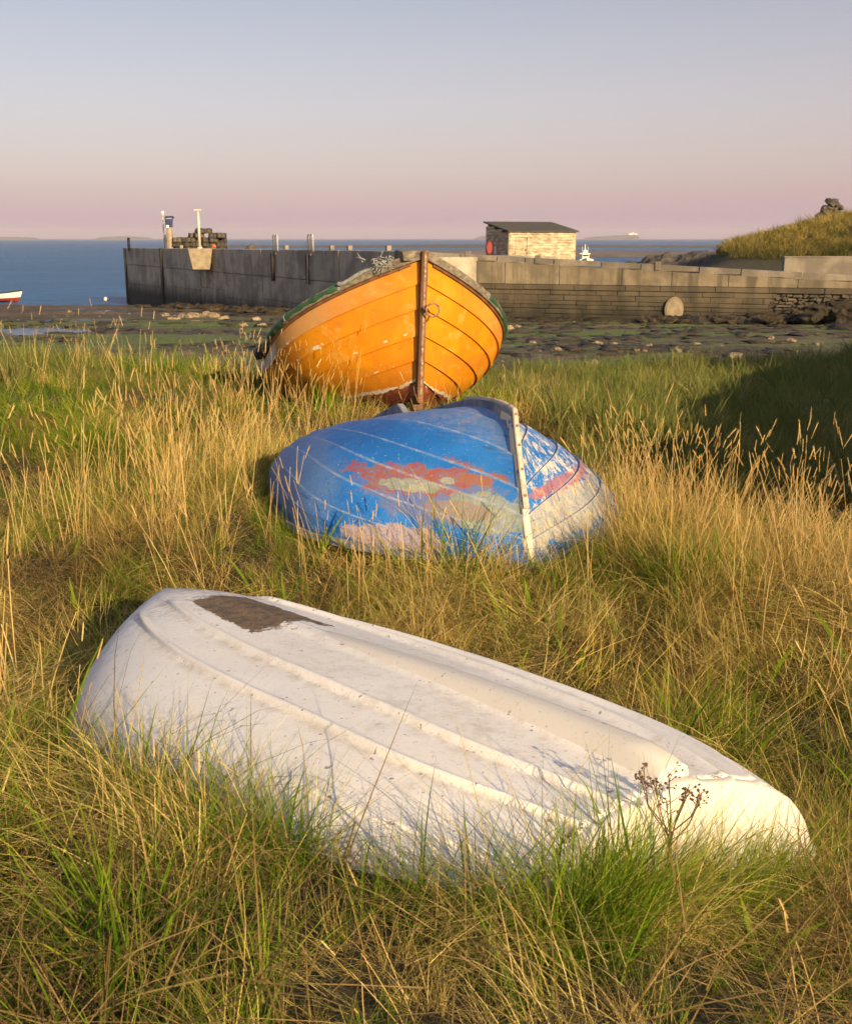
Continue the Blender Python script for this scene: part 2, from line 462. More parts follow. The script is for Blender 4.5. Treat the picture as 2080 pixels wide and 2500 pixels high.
def headland(X, Y):
    r = np.interp(X * 75 / np.maximum(Y, 60), HX, HZ)
    f = np.clip((Y - 58.5) / 15.5, 0, 1); f = f * f * (3 - 2 * f)
    back = np.clip((Y - 78) / 50, 0, 1)
    z = -0.5 + (r + 0.5) * f
    z = np.where(r < -0.5, r, z) - back * 6
    return z + 0.9 * (fbm(X * 0.4, Y * 0.4, 31, 4) - 0.5) * f


terrain('headland', np.linspace(9, 120, 140), np.linspace(57.5, 130, 80), headland, M['soil'])
spit = MB()
SPX, SPY = np.meshgrid(np.linspace(10, 24, 80), np.linspace(78, 100, 60), indexing='ij')
zz = np.interp(SPX, [10, 14, 16, 18, 21, 24], [-5.2, -4.0, -.55, .1, .45, .6]) - ((SPY - 86) / 8) ** 2 * 1.6 + 1.3 * (fbm(SPX * 0.8, SPY * 0.8, 77, 4) - 0.5)
spit.grid(np.stack([SPX, SPY, zz], -1)); tag(spit.build('rock_spit', M['dark_rock'], smooth=False), kind='structure')


# ------------------------------------------------------------------ the pier
class Wall:
    """a vertical wall plane from P to Q; d along it, z up, o outward towards the camera"""
    def __init__(self, P, Q):
        self.P = Vector((P[0], P[1], 0)); self.u = Vector((Q[0] - P[0], Q[1] - P[1], 0)); self.L = self.u.length; self.u.normalize()
        self.n = Vector((self.u.y, -self.u.x, 0))
        if self.n.y > 0: self.n = -self.n

    def p(self, d, z, o=0.0): return self.P + self.u * d + self.n * o + Vector((0, 0, z))

    def hit(self, px, py):
        r = ray(px, py); e = Vector((0, 0, EYE)); k = (self.P - e).dot(self.n) / r.dot(self.n); q = e + r * k
        return (q - self.P).dot(self.u), q.z

    def slab(self, mb, d0, d1, z0, z1, o0, o1, dz0=0.0, dz1=0.0, jit=0.0):
        """block between d0..d1; its top may slope: top is z1+dz0 at d0 and z1+dz1 at d1"""
        j = lambda: random.uniform(-jit, jit) if jit else 0.0
        v = []
        for o in (o0, o1):
            v += [self.p(d0 + j(), z0 + j(), o + j()), self.p(d1 + j(), z0 + j(), o + j()), self.p(d1 + j(), z1 + dz1 + j(), o + j()), self.p(d0 + j(), z1 + dz0 + j(), o + j())]
        mb.add(v, [(0, 1, 2, 3), (4, 7, 6, 5), (0, 4, 5, 1), (1, 5, 6, 2), (2, 6, 7, 3), (3, 7, 4, 0)])
        return mb


A = at(308, 605, 120); B = at(1000, 613, 62); C = at(2080, 672, 54)
WL = Wall(A.xy, B.xy)
Cd = (C - B).xy.normalized(); C2 = C.xy + Cd * 14
WR = Wall(B.xy, C2)
slopeR = (C.z - B.z) / (C - B).xy.length
topR = lambda d: B.z + slopeR * d
topL = lambda d: A.z + (B.z - A.z) * d / WL.L

pier = empty('pier', (B.x, B.y, float(fore(B.x, B.y))), 'long concrete and stone harbour pier behind the yellow boat, dark and stained', 'pier')
core = MB()
WL.slab(core, 0.1, WL.L + 3, -7.5, -0.02, -8.0, -0.14, A.z - .28, B.z - .28)
core.build('pier_core', M['concrete_dark'], pier)
core = MB(); WR.slab(core, -1.0, WR.L, -6.0, -0.02, -9.0, -0.14, topR(0) - 0.62, topR(WR.L) - 0.62); core.build('pier_core', M['masonry'], pier)
# left, shaded part: cast panels
cuts = [WL.hit(px, 640)[0] for px in (308, 409, 488, 552, 640, 730, 830, 930)] + [WL.L]
for i in range(len(cuts) - 1):
    d0, d1 = cuts[i] + 0.03, cuts[i + 1] - 0.03
    zt0, zt1 = topL(d0), topL(d1); pr = (0.0, 0.03, -0.06, 0.02, -0.01, 0.03, 0.0, 0.02)[i]
    zr = [-7.0, -3.2 + 0.3 * (i % 3), -1.2, -0.3]
    for k in range(3):
        mb = MB()
        if k == 2: WL.slab(mb, d0, d1, zr[2] + 0.02, 0.0, -0.5, pr + 0.05, zt0 - 0.005, zt1 - 0.005)
        else: WL.slab(mb, d0, d1, zr[k], zr[k + 1] - 0.02, -0.5, pr + (0.02 if k else 0.07))
        mb.build('concrete_panel', M['concrete_dark'], pier, bevel=0.03)
for px, y0, y1, w in ((317, 606, 742, .26), (405, 606, 748, .30), (672, 618, 686, .24), (757, 620, 694, .26)):  # dark timber-coloured strips stand in for shaded slots and ladder recesses
    d, z0 = WL.hit(px, y1); _, z1 = WL.hit(px, y0); mb = MB(); WL.slab(mb, d - w / 2, d + w / 2, z0, z1, 0.0, 0.26); mb.build('dark_strip', M['timber_dark'], pier, bevel=0.02)
for px in (317, 672, 757):      # hooped ladder rails above the deck
    d, zb = WL.hit(px, 614)
    for k in range(2):
        pts = []
        o = 0.12 - 0.02 * k
        dd = d + 0.18 + 0.52 * k * 0.8
        for a in np.linspace(0, math.pi, 9): pts.append(WL.p(dd - 0.22 * math.cos(a), topL(d) + 0.82 + 0.22 * math.sin(a), o))
        pts = [WL.p(dd - 0.22, topL(d) - 0.35, o)] + pts + [WL.p(dd + 0.22, topL(d) - 0.1, o)]
        MB().tube(pts, 0.045, 6).build('ladder_rail', M['galv'] if px > 400 else M['timber_dark'], pier, smooth=True)
for px in (436, 690, 800, 843, 937):
    d, z = WL.hit(px, 612); mb = MB(); WL.slab(mb, d - .14, d + .14, topL(d), topL(d) + .30, -.45, -.15); mb.build('kerb_post', M['kerb'], pier, bevel=0.03)
# corbel that carries the mast, turned towards the sun
d, _ = WL.hit(512, 607); cb = WL.p(d, 0, .75); zt = topL(d); zb = zt - 1.72
f = Vector((0.10, -0.995, 0)); s_ = Vector((0.995, 0.10, 0)); mb = MB(); v = []
for z, hw, o in ((zb, .74, .6), (zt + .03, 1.06, .85)):
    v += [cb - s_ * hw - f * 1.9 + Vector((0, 0, z)), cb + s_ * hw - f * 1.9 + Vector((0, 0, z)), cb + s_ * hw * .96 + f * o + Vector((0, 0, z)), cb - s_ * hw * .96 + f * o + Vector((0, 0, z))]
mb.add(v, [(0, 1, 2, 3), (4, 5, 6, 7), (0, 1, 5, 4), (1, 2, 6, 5), (2, 3, 7, 6), (3, 0, 4, 7)]).build('corbel', M['pale_concrete'], pier, bevel=0.04)

# right, sunlit part: kerb stones, parapet panels, ledge, stone courses
ZL = -1.0
outd, outz = WR.hit(1645, 756)
rub_d = WR.hit(1888, 720)[0]
d = 0.0; k = 0
while d < WR.L - 1:
    w = random.choice([1.6, 2.1, 2.6, 3.0]); d1 = min(d + w, WR.L)
    mb = MB(); WR.slab(mb, d + .03, d1 - .03, topR((d + d1) / 2) - .32, 0, -.34, -.03 + random.uniform(-.012, .012), topR(d), topR(d1)); mb.build('kerb_stone', M['kerb'], pier, bevel=0.02)
    d = d1
for px in (1141, 1311, 1605):
    d = WR.hit(px, 640)[0]; mb = MB(); WR.slab(mb, d - .13, d + .13, topR(d) - .30, topR(d) + .16, -.30, 0.03); mb.build('kerb_post', M['kerb'], pier, bevel=0.02)
d = 0.0
while d < WR.L - 1:
    w = random.uniform(2.6, 3.6); d1 = min(d + w, WR.L)
    mb = MB(); WR.slab(mb, d + .015, d1 - .015, ZL + .16, 0, -.5, 0.02 + random.uniform(-.012, .012), topR(d) - .33, topR(d1) - .33); mb.build('concrete_panel', M['concrete_sun'], pier, bevel=0.015)
    d = d1
d = 0.0
while d < WR.L - 1:
    w = random.uniform(1.6, 3.2); d1 = min(d + w, WR.L)
    mb = MB(); WR.slab(mb, d + .015, d1 - .015, ZL - .12, ZL + .14, -.5, 0.07, jit=.006); mb.build('ledge_stone', M['masonry'], pier, bevel=0.015)
    d = d1
z = ZL - .14; row = 0
while z > -3.1:
    hgt = random.choice([.22, .26, .30]); d = random.uniform(-1.2, 0)
    while d < rub_d - .2:
        w = random.uniform(0.9, 2.1); d1 = min(d + w, rub_d + random.uniform(-.3, .3))
        if d1 > 0.2:
            mb = MB(); WR.slab(mb, max(d, 0) + .007, d1 - .007, z - hgt + .007, z - .007, -.4, 0.0 + random.uniform(-.03, .03), jit=.012)
            mb.build('stone', M['masonry'], pier, bevel=0.02)
        d = d1
    z -= hgt; row += 1
# rubble face at the landward end
zz_ = ZL - .15
while zz_ > -2.5:
    hgt = random.uniform(.16, .30); d = rub_d + random.uniform(-.2, .2)
    while d < WR.hit(2110, 720)[0]:
        w = random.uniform(.18, .5); mb = MB(); WR.slab(mb, d + .015, d + w - .02, zz_ - hgt + .02, zz_ - random.uniform(0, .03), -.4, random.uniform(-.14, .10), jit=.045)
        mb.build('stone', M['rubble'], pier, bevel=0.03); d += w
    zz_ -= hgt
mb = MB(); ang = np.linspace(0, 2 * math.pi, 28, endpoint=False)
for rr, o0, o1, nm, mt in ((0.56, -.1, .16, 'outfall_ring', 'concrete_sun'), (0.45, -.1, .185, 'outfall_flap', 'pale_concrete')):
    mb = MB(); v = [WR.p(outd + rr * .86 * math.cos(a), outz + rr * 1.2 * math.sin(a), o) for o in (o0, o1) for a in ang]; n = len(ang)
    mb.add(v, [tuple(range(n)), tuple(range(n, 2 * n))] + [(i, (i + 1) % n, n + (i + 1) % n, n + i) for i in range(n)]); mb.build(nm, M[mt], pier, bevel=0.02)

# seaweed hanging on the foot of the wall and heaped in front of it
def lump_mesh(name, seed, rough=0.35, sub=2, sq=(1, 1, .6), freq=1.3):
    bm = bmesh.new(); bmesh.ops.create_icosphere(bm, subdivisions=sub, radius=1.0)
    r2 = random.Random(seed); off = [r2.uniform(0, 50) for _ in range(3)]
    from mathutils import noise
    for v in bm.verts:
        k = 1 + rough * noise.fractal(v.co * freq + Vector(off), 1.0, 2.0, 3)
        v.co = Vector((v.co.x * k * sq[0], v.co.y * k * sq[1], v.co.z * k * sq[2]))
    me = bpy.data.meshes.new(name); bm.to_mesh(me); bm.free(); return me


def scatter_joined(name, mesh_list, items, mat, smooth=True):
    """items: (location, rotation z, scale vector) -> one joined stuff mesh"""
    V, Fc, n = [], [], 0
    base = [(np.array([v.co[:] for v in m.vertices]), [tuple(p.vertices) for p in m.polygons]) for m in mesh_list]
    for i, (loc, rz, sc) in enumerate(items):
        vs, fs = base[i % len(base)]; c, s = math.cos(rz), math.sin(rz)
        q = vs * np.array(sc); q = np.stack([q[:, 0] * c - q[:, 1] * s, q[:, 0] * s + q[:, 1] * c, q[:, 2]], 1) + np.array(loc)
        V.append(q); Fc += [tuple(k + n for k in f) for f in fs]; n += len(vs)
    me = bpy.data.meshes.new(name); me.from_pydata(np.concatenate(V).tolist(), [], Fc)
    if smooth: me.polygons.foreach_set('use_smooth', [True] * len(me.polygons))
    o = link_mesh(name, me, mat); o['kind'] = 'stuff'; return o


wm = [lump_mesh('weed_lump', k, 1.0, 2, (1, 1, .6), 2.4) for k in range(5)]
items = []
for _ in range(2400):
    d = random.uniform(-4, WR.L); o = abs(random.gauss(0, 1)) * 6.5
    if abs(d - outd) < 1.3 and o < 1.6: continue
    q = WR.p(d, 0, o + .1); g = float(fore(q.x, q.y)) + .10 * (1 - min(o / 4, 1)) - .08; s = random.uniform(.16, .5) * (1.3 if o < 2.5 else .75)
    items.append(((q.x, q.y, g), random.uniform(0, 6.3), (s * 1.5, s, s * random.uniform(.3, .6))))
for _ in range(160):
    d = random.uniform(WL.L * .3, WL.L + 1); o = abs(random.gauss(0, 1)) * 1.2
    q = WL.p(d, 0, o); items.append(((q.x, q.y, float(fore(q.x, q.y)) + .1), random.uniform(0, 6.3), (random.uniform(.4, 1.1), random.uniform(.3, .8), random.uniform(.15, .6))))
for _ in range(420):      # higher heap at the landward end
    d = rub_d + random.uniform(-6, 12); o = random.uniform(.2, 3.2); q = WR.p(d, 0, o)
    hh = 1.15 * math.exp(-((d - rub_d - 4.5) / 4.5) ** 2) * (1 - o / 4.0); s = random.uniform(.2, .5)
    items.append(((q.x, q.y, float(fore(q.x, q.y)) + max(hh, .1)), random.uniform(0, 6.3), (s * 1.4, s, s * .8)))
tag(scatter_joined('seaweed', wm, items, M['weed']), 'dark brown seaweed heaped along the foot of the pier', 'seaweed')

wm1 = [lump_mesh('weed_scrap', 60 + k, 0.8, 1, (1, 1, .4)) for k in range(6)]
items = []
for _ in range(2600):
    y = 17 + 45 * random.random() ** 1.3; x = random.uniform(-.42, .42) * y * 1.05
    if float(fbm(np.array(x * .22), np.array(y * .4), 91, 3)) < .47: continue
    s = random.uniform(.06, .30) * (.6 + y / 60); items.append(((x, y, float(fore_fn(np.array(x), np.array(y))) + .01), random.uniform(0, 6.3), (s * 1.7, s, s * random.uniform(.25, .6))))
tag(scatter_joined('seaweed_scraps', wm1, items, M['weed']), 'brown seaweed strewn over the foreshore', 'seaweed')
items = []
for _ in range(450):
    y = 17 + 60 * random.random() ** 1.4; x = random.uniform(-.42, .42) * y * 1.05
    s = random.uniform(.02, .075) * (.5 + y / 50); items.append(((x, y, float(fore_fn(np.array(x), np.array(y))) + s * .2), random.uniform(0, 6.3), (s * 1.2, s, s * .8)))
M['shingle'] = worn('shingle_stone', (0.20, 0.155, 0.105), (0.06, 0.05, 0.04), 1.2, .9, .4, .02)
tag(scatter_joined('shingle', [lump_mesh('pebble', 80 + k, .4, 1, (1, .9, .6)) for k in range(5)], items, M['shingle']), 'small stones strewn over the foreshore', 'shingle')

# ------------------------------------------------------------------ shed on the quay
base = at(1243, 600, 72); sx = Vector((.915, .403, 0)); sy = Vector((-.403, .915, 0)); SL, SD = 5.0, 3.3
zf0, zfr, zbk = -0.15, 2.0, 2.56
shed = empty('timber_shed', (base.x, base.y, zf0), 'weathered horizontal-board shed with low sloping felt roof on the quay', 'shed')
P0 = Vector((base.x, base.y, 0))
sp = lambda a, b, z: P0 + sx * a + sy * b + Vector((0, 0, z))
mb = MB(); v = [sp(.06, .06, zf0), sp(SL - .06, .06, zf0), sp(SL - .06, SD - .06, zf0), sp(.06, SD - .06, zf0), sp(.06, .06, zfr - .05), sp(SL - .06, .06, zfr - .05), sp(SL - .06, SD - .06, zbk - .05), sp(.06, SD - .06, zbk - .05)]
mb.add(v, [(0, 1, 2, 3), (4, 5, 6, 7), (0, 1, 5, 4), (1, 2, 6, 5), (2, 3, 7, 6), (3, 0, 4, 7)]).build('frame', M['timber_dark'], shed)


def board(a0, a1, b0, b1, z0, z1, out):
    mb = MB(); mb.add([sp(a0, b0, z0) + out * .07, sp(a1, b1, z0) + out * .07, sp(a1, b1, z1) + out * .045, sp(a0, b0, z1) + out * .045, sp(a0, b0, z0), sp(a1, b1, z0), sp(a1, b1, z1), sp(a0, b0, z1)],
                      [(0, 1, 2, 3), (4, 5, 6, 7), (0, 1, 5, 4), (1, 2, 6, 5), (2, 3, 7, 6), (3, 0, 4, 7)])
    return mb.build('board', M['plank_sun'], shed)


nb = 12; bh = (zfr - zf0) / nb
for i in range(nb):
    z0 = zf0 + i * bh; cuts_ = sorted([0.0, SL] + [random.uniform(1.6, SL - .8) for _ in range(1)])
    cuts_ = [c for c in cuts_ if not (.42 < c < 1.3)] if i < nb - 2 else cuts_
    for a, b in zip(cuts_[:-1], cuts_[1:]):
        if i < nb - 2 and a < .45:
            board(a + .008, .42, 0, 0, z0, z0 + bh - .012, -sy)
            if b > 1.3: board(1.3, b - .008, 0, 0, z0, z0 + bh - .012, -sy)
        else: board(a + .008, b - .008, 0, 0, z0 + random.uniform(-.008, .008), z0 + bh - .012, -sy)
dr = MB(); dr.add([sp(.45, -.03, zf0 + .02), sp(1.27, -.03, zf0 + .02), sp(1.27, -.03, zf0 + bh * (nb - 2) - .02), sp(.45, -.03, zf0 + bh * (nb - 2) - .02), sp(.45, .05, zf0 + .02), sp(1.27, .05, zf0 + .02), sp(1.27, .05, zf0 + bh * (nb - 2) - .02), sp(.45, .05, zf0 + bh * (nb - 2) - .02)],
                  [(0, 1, 2, 3), (4, 5, 6, 7), (0, 1, 5, 4), (1, 2, 6, 5), (2, 3, 7, 6), (3, 0, 4, 7)])
door = dr.build('door', M['plank_sun'], shed)
MB().tube([sp(1.18, -.05, .75), sp(1.18, -.10, .75), sp(1.18, -.10, .9), sp(1.18, -.05, .9)], .02, 6).build('handle', M['timber_dark'], door)
nb2 = 14; bh2 = (zbk - zf0) / nb2
for i in range(nb2):      # boards of the shaded end, cut to the roof slope
    z0 = zf0 + i * bh2; z1 = z0 + bh2 - .012
    b0 = 0.0 if z1 < zfr else (z1 - zfr) / (zbk - zfr) * SD
    if b0 < SD - .1:
        board(0, 0, b0, SD, z0, z1, -sx); mb = board(SL, SL, b0, SD, z0, z1, sx)
mb = MB(); o_ = .18
v = []
for dz in (0, .09):
    v += [sp(-o_, -o_, zfr - .03 + dz), sp(SL + o_, -o_, zfr - .03 + dz), sp(SL + o_, SD + o_, zbk + .04 + dz), sp(-o_, SD + o_, zbk + .04 + dz)]
mb.add(v, [(0, 1, 2, 3), (4, 5, 6, 7), (0, 1, 5, 4), (1, 2, 6, 5), (2, 3, 7, 6), (3, 0, 4, 7)]).build('roof', M['felt'], shed)
# red lifebuoy housing on a post against the shaded end
lb = at(1203, 598, 73.5); lr = empty('lifebuoy_housing', (lb.x - .25, lb.y, -0.25), 'red plastic lifebuoy housing beside the shaded end of the shed', 'lifebuoy box')
pts = []; mb = MB(); n = 20
cc = Vector((lb.x - .25, lb.y, .95)); fx = Vector((.6, .8, 0)).normalized(); fn = Vector((.8, -.6, 0)) * -1
for rr, o in ((.42, -.16), (.46, -.05), (.46, .08), (.36, .16)):
    for a in np.linspace(0, 2 * math.pi, n, endpoint=False):
        pts.append(cc + Vector((1, 0, 0)) * rr * math.cos(a) * .46 + Vector((0, 0, 1)) * rr * 1.05 * math.sin(a) + Vector((0, -1, 0)) * o)
fs = [tuple(range(n)), tuple(range(3 * n, 4 * n))]
for r_ in range(3): fs += [(r_ * n + i, r_ * n + (i + 1) % n, (r_ + 1) * n + (i + 1) % n, (r_ + 1) * n + i) for i in range(n)]
mb.add(pts, fs).build('housing', M['red_paint'], lr, bevel=.02)
MB().tube([(cc.x, cc.y + .12, -.25), (cc.x, cc.y + .12, 1.2)], .05, 8).build('post', M['timber_dark'], lr)
MB().box(cc + Vector((.42, .1, -.15)), (.07, .03, .26)).build('notice', M['white_paint'], lr)

# ------------------------------------------------------------------ gear on the pier head
deck = A.z - .28
def on_deck(px, Y): q = at(px, 604, Y); q.z = topL(0) - .30 - .02; return q


q = on_deck(402.5, 117.5); t_ = at(402.5, 520, 117.5)
lp = empty('lamp_post', q, 'slim grey lamp post with round lamp beside the blue crane on the pier head', 'lamp post')
MB().tube([q, (q.x, q.y, t_.z - .15)], [.085, .06], 8).build('post', M['galv'], lp, smooth=True)
me = lump_mesh('lamp', 3, 0.0, 2, (.20, .20, .22)); lo = link_mesh('lamp', me, M['white_paint'], lp); lo.location = Vector((q.x, q.y, t_.z)) - ORIGIN[lp.name]
MB().tube([(q.x, q.y, t_.z - .24), (q.x, q.y, t_.z - .1)], [.16, .08], 8).build('collar', M['galv'], lp)
MB().box((q.x + .14, q.y - .1, q.z + 1.2), (.09, .08, .5)).build('junction_box', M['galv'], lp)
d_, _ = WL.hit(507, 606); q = WL.p(d_ + .1, topL(d_) + .03, .7); t_ = at(507, 511, q.y)
mp = empty('white_pole', q, 'tall white pole standing on the pale block of the pier', 'pole')
MB().tube([q, (q.x, q.y, t_.z - .1)], [.13, .11], 10)  .build('pole', M['galv'], mp, smooth=True)
MB().box((q.x, q.y, t_.z - .06), (.30, .2, .06)).build('cap', M['galv'], mp)
MB().tube([q + Vector((0, 0, .0)), q + Vector((0, 0, .12))], [.26, .2], 10).build('foot_plate', M['galv'], mp)
# hand crane
q = on_deck(417, 116.5)
zc = lambda py: at(417, py, 116.5).z
cr = empty('harbour_crane', q, 'small blue hand crane on a pale concrete pillar at the pier end', 'crane')
MB().tube([q, (q.x, q.y, zc(575)), (q.x, q.y, zc(556))], [.42, .34, .26], 8).build('pillar', M['pale_concrete'], cr)
MB().box((q.x + .02, q.y, zc(545)), (.30, .28, .42)).build('winch_body', M['blue_steel'], cr, bevel=.05)
MB().tube([(q.x - .32, q.y - .1, zc(556)), (q.x - .36, q.y - .1, zc(529))], .05, 6).build('stay', M['timber_dark'], cr)
MB().tube([(q.x - .36, q.y, zc(530)), (q.x + .46, q.y, zc(529)), (q.x + .52, q.y, zc(533))], .09, 8).build('jib', M['timber_dark'], cr)
MB().tube([(q.x + .28, q.y - .1, zc(555)), (q.x + .42, q.y - .1, zc(531))], .06, 6).build('brace', M['blue_steel'], cr)
MB().box((q.x - .1, q.y - .32, zc(553)), (.14, .05, .14)).build('winch_plate', M['white_paint'], cr)
MB().tube([(q.x + .2, q.y - .34, zc(548)), (q.x + .2, q.y - .5, zc(548)), (q.x + .34, q.y - .5, zc(542))], .03, 6).build('crank_handle', M['timber_dark'], cr)


def creel_parts():
    b = MB(); b.box((0, 0, .03), (.40, .26, .03)); net = MB()
    arcs = []
    for x in (-.36, 0, .36):
        a_ = MB(); arcs.append(a_); a_.tube([(x, .25 * math.cos(a), .05 + .36 * math.sin(a)) for a in np.linspace(0, math.pi, 7)], .025, 5)
    P = np.array([[(x, .235 * math.cos(a), .05 + .345 * math.sin(a)) for a in np.linspace(0, math.pi, 7)] for x in np.linspace(-.36, .36, 5)])
    net.grid(P); net.add([tuple(p) for p in P[0]], [tuple(range(7))]); net.add([tuple(p) for p in P[-1]], [tuple(range(7))])
    return [('base', b.mesh('base'))] + [('hoop', a_.mesh('hoop')) for a_ in arcs] + [('netting', net.mesh('netting'))]


cm = creel_parts(); k = 0
creel_spots = []
for row in range(5):
    for i in range(7):
        px = 434 + i * 17.5; top = 572 if px < 472 else (555 + abs(px - 500) * .45 if px < 545 else 590)
        if px > 545: continue
        z = q.z + row * .46
        if at(px, top, 116).z < z + .25: continue
        for dep in (0, 1):
            
            if random.random() < .12 * row: continue
            creel_spots.append((at(px, 600, 116).x + random.uniform(-.06, .06), 116.2 + dep * .75 + random.uniform(-.08, .08), z))
for i, (x, y, z) in enumerate(creel_spots):
    e = empty('lobster_pot', (x, y, z), 'brown lobster pot in the tall stack behind the white pole', 'lobster pot', 'lobster pots stacked on the pier')
    e.scale = (1.25,) * 3; e.rotation_euler = (random.uniform(-.05, .05), random.uniform(-.05, .05), random.uniform(-.9, .9))
    for nm, me in cm:
        o = link_mesh(nm, me, M['timber_dark'] if nm != 'netting' else M['creel'], e)
orange = worn('orange_float', (0.55, 0.13, 0.03), None, 6, .6)
for px, r_, lab in ((490, .2, 'small orange net float beside the foot of the white pole, left of it'), (523, .26, 'larger orange net float at the right foot of the lobster pots')):
    me = lump_mesh('net_float', px, .12, 2, (r_, r_, r_)); o = link_mesh('net_float', me, orange); o.location = on_deck(px, 113.5) + Vector((0, 0, r_ + .25)); tag(o, lab, 'float', 'floats on the pier')
me = lump_mesh('fishing_net', 9, .5, 3, (.42, .35, .38)); o = link_mesh('fishing_net', me, M['creel']); d_, _ = WL.hit(587, 606); o.location = WL.p(d_, topL(d_) - .05, -.9); tag(o, 'dark heap of fishing net on the pier between the white pole and the ladder rails', 'fishing net')

# ------------------------------------------------------------------ boats and buoy afloat
def small_hull(L, Bm, hb, hm, n=14):
    P = np.zeros((n, 9, 3))
    for i, s in enumerate(np.linspace(0, 1, n)):
        b = Bm / 2 * (1 - (1 - min(s / .55, 1)) ** 2.2) * (1 - .25 * max(0, (s - .55) / .45) ** 2); h = hm + (hb - hm) * (1 - min(s / .7, 1)) ** 2
        for j, t in enumerate(np.linspace(-1, 1, 9)):
            ph = abs(t) * math.pi / 2; P[i, j] = (s * L - .12 * L * (1 - min(s * 3, 1)) * (1 - math.cos(ph)), math.copysign(b * math.sin(ph) ** .8, t), h * (1 - max(math.cos(ph), 0) ** .8))
    return P


def place(P, M4): return np.array([[(M4 @ Vector(p))[:] for p in r] for r in P])


# moored rowing boat at the left edge, bow to the right
bp = at(46, 738, 126); M4 = Matrix.Translation((bp.x, bp.y, SEA_Z + .0)) @ Matrix.Rotation(R(172), 4, 'Z')
rb = empty('rowing_boat', (bp.x - 1.5, bp.y, SEA_Z), 'small white and red rowing boat afloat at the left edge of the picture', 'rowing boat')
P = small_hull(5.6, 2.0, 1.45, .95)
mid = P.copy(); Hf = .38
def cut(P, lo, hi):
    out = []
    for r in P:
        rr = []
        n = len(r); c = n // 2
        for sgn, rng_ in ((-1, range(c, -1, -1)), (1, range(c, n))):
            arr = [r[j] for j in rng_]; zs = [a[2] for a in arr]
            def atz(f):
                ztop = zs[-1]; zt = f * ztop
                for a, b in zip(arr[:-1], arr[1:]):
                    if b[2] >= zt - 1e-9: k = (zt - a[2]) / max(b[2] - a[2], 1e-9); return a + (b - a) * max(0, min(1, k))
                return arr[-1]
            seg = [atz(f) for f in np.linspace(lo, hi, 5)]
            rr.append(seg)
        out.append(rr)
    return np.array(out)
for lo, hi, nm, mt in ((0, .40, 'bottom', 'red_paint'), (.40, .86, 'topside', 'white_paint'), (.86, 1.0, 'gunwale', 'timber_dark')):
    cc_ = cut(P, lo, hi); mb = MB()
    for sd in (0, 1): mb.grid(place(cc_[:, sd], M4))
    tr = list(cc_[-1, 0]) + list(cc_[-1, 1][::-1]); mb.add([(M4 @ Vector(p))[:] for p in tr], [tuple(range(len(tr)))])
    mb.build(nm, M[mt], rb, smooth=True, fix=True)
for xx in (1.5, 2.9): MB().box(M4 @ Vector((xx, 0, .75)), (.14, .85, .02), M4.to_3x3()).build('thwart', M['timber_dark'], rb)
# white buoy
bq = at(259, 720, 128); mb = lump_mesh('buoy', 1, 0, 3, (.29, .29, .28)); by = empty('buoy', (bq.x, bq.y, SEA_Z), 'round white mooring buoy on the water left of the pier end', 'buoy')
o = link_mesh('float', mb, M['white_paint'], by); o.location = (0, 0, .22); mb.polygons.foreach_set('use_smooth', [True] * len(mb.polygons))
MB().tube([(bq.x + .07 * math.cos(a), bq.y, SEA_Z + .39 + .07 * math.sin(a)) for a in np.linspace(0, 2 * math.pi, 9)], .015, 5).build('ring', M['galv'], by)
# white motor yacht at anchor
yq = at(1430, 628, 300); yb = empty('motor_boat', (yq.x, yq.y, SEA_Z), 'small white motor boat with mast anchored beyond the pier, right of the shed', 'motor boat')
M4 = Matrix.Translation((yq.x, yq.y - 2, SEA_Z - .3)) @ Matrix.Rotation(R(80), 4, 'Z')
mb = MB(); mb.grid(place(small_hull(9, 3.6, 2.3, 1.7), M4)); mb.build('hull', M['white_paint'], yb, smooth=True)
mb = MB(); mb.box((yq.x, yq.y + 3, SEA_Z + 1.45), (1.7, 3.6, .12)); mb.build('deck', M['white_paint'], yb)
MB().box((yq.x, yq.y + 2.5, SEA_Z + 2.3), (1.0, 1.8, .8)).build('cabin', M['white_paint'], yb, bevel=.2)
MB().box((yq.x, yq.y + .68, SEA_Z + 2.55), (.8, .03, .22)).build('window', M['timber_dark'], yb)
MB().box((yq.x, yq.y + 2.6, SEA_Z + 3.5), (.62, 1.1, .5)).build('flybridge', M['white_paint'], yb, bevel=.15)
MB().box((yq.x, yq.y + 2.0, SEA_Z + 3.05), (1.45, .4, .12)).build('spreader', M['white_paint'], yb)
MB().tube([(yq.x, yq.y + 2.4, SEA_Z + 3.9), (yq.x, yq.y + 2.4, SEA_Z + 5.6)], [.22, .08], 6).build('mast', M['white_paint'], yb)
for s_x in (-.8, .8): MB().tube([(yq.x + s_x, yq.y + 2, SEA_Z + 3), (yq.x + s_x, yq.y + 2, SEA_Z + 5.0)], .05, 5).build('aerial', M['white_paint'], yb)
# lighthouse station on the far island
lq = at(1545, 573, 6960); lh = empty('lighthouse', lq, 'tiny white lighthouse buildings on the far island right of the shed', 'lighthouse')
MB().tube([(lq.x, lq.y, lq.z - 2), (lq.x, lq.y, lq.z + 17)], [5, 4], 10).build('tower', M['white_paint'], lh)
MB().tube([(lq.x, lq.y, lq.z + 17), (lq.x, lq.y, lq.z + 21)], [3, 1], 10).build('lantern', M['red_paint'], lh)
MB().box((lq.x - 14, lq.y, lq.z + 4), (13, 6, 6)).build('keepers_house', M['white_paint'], lh)
MB().box((lq.x + 16, lq.y, lq.z + 3), (10, 5, 5)).build('annexe', M['white_paint'], lh)

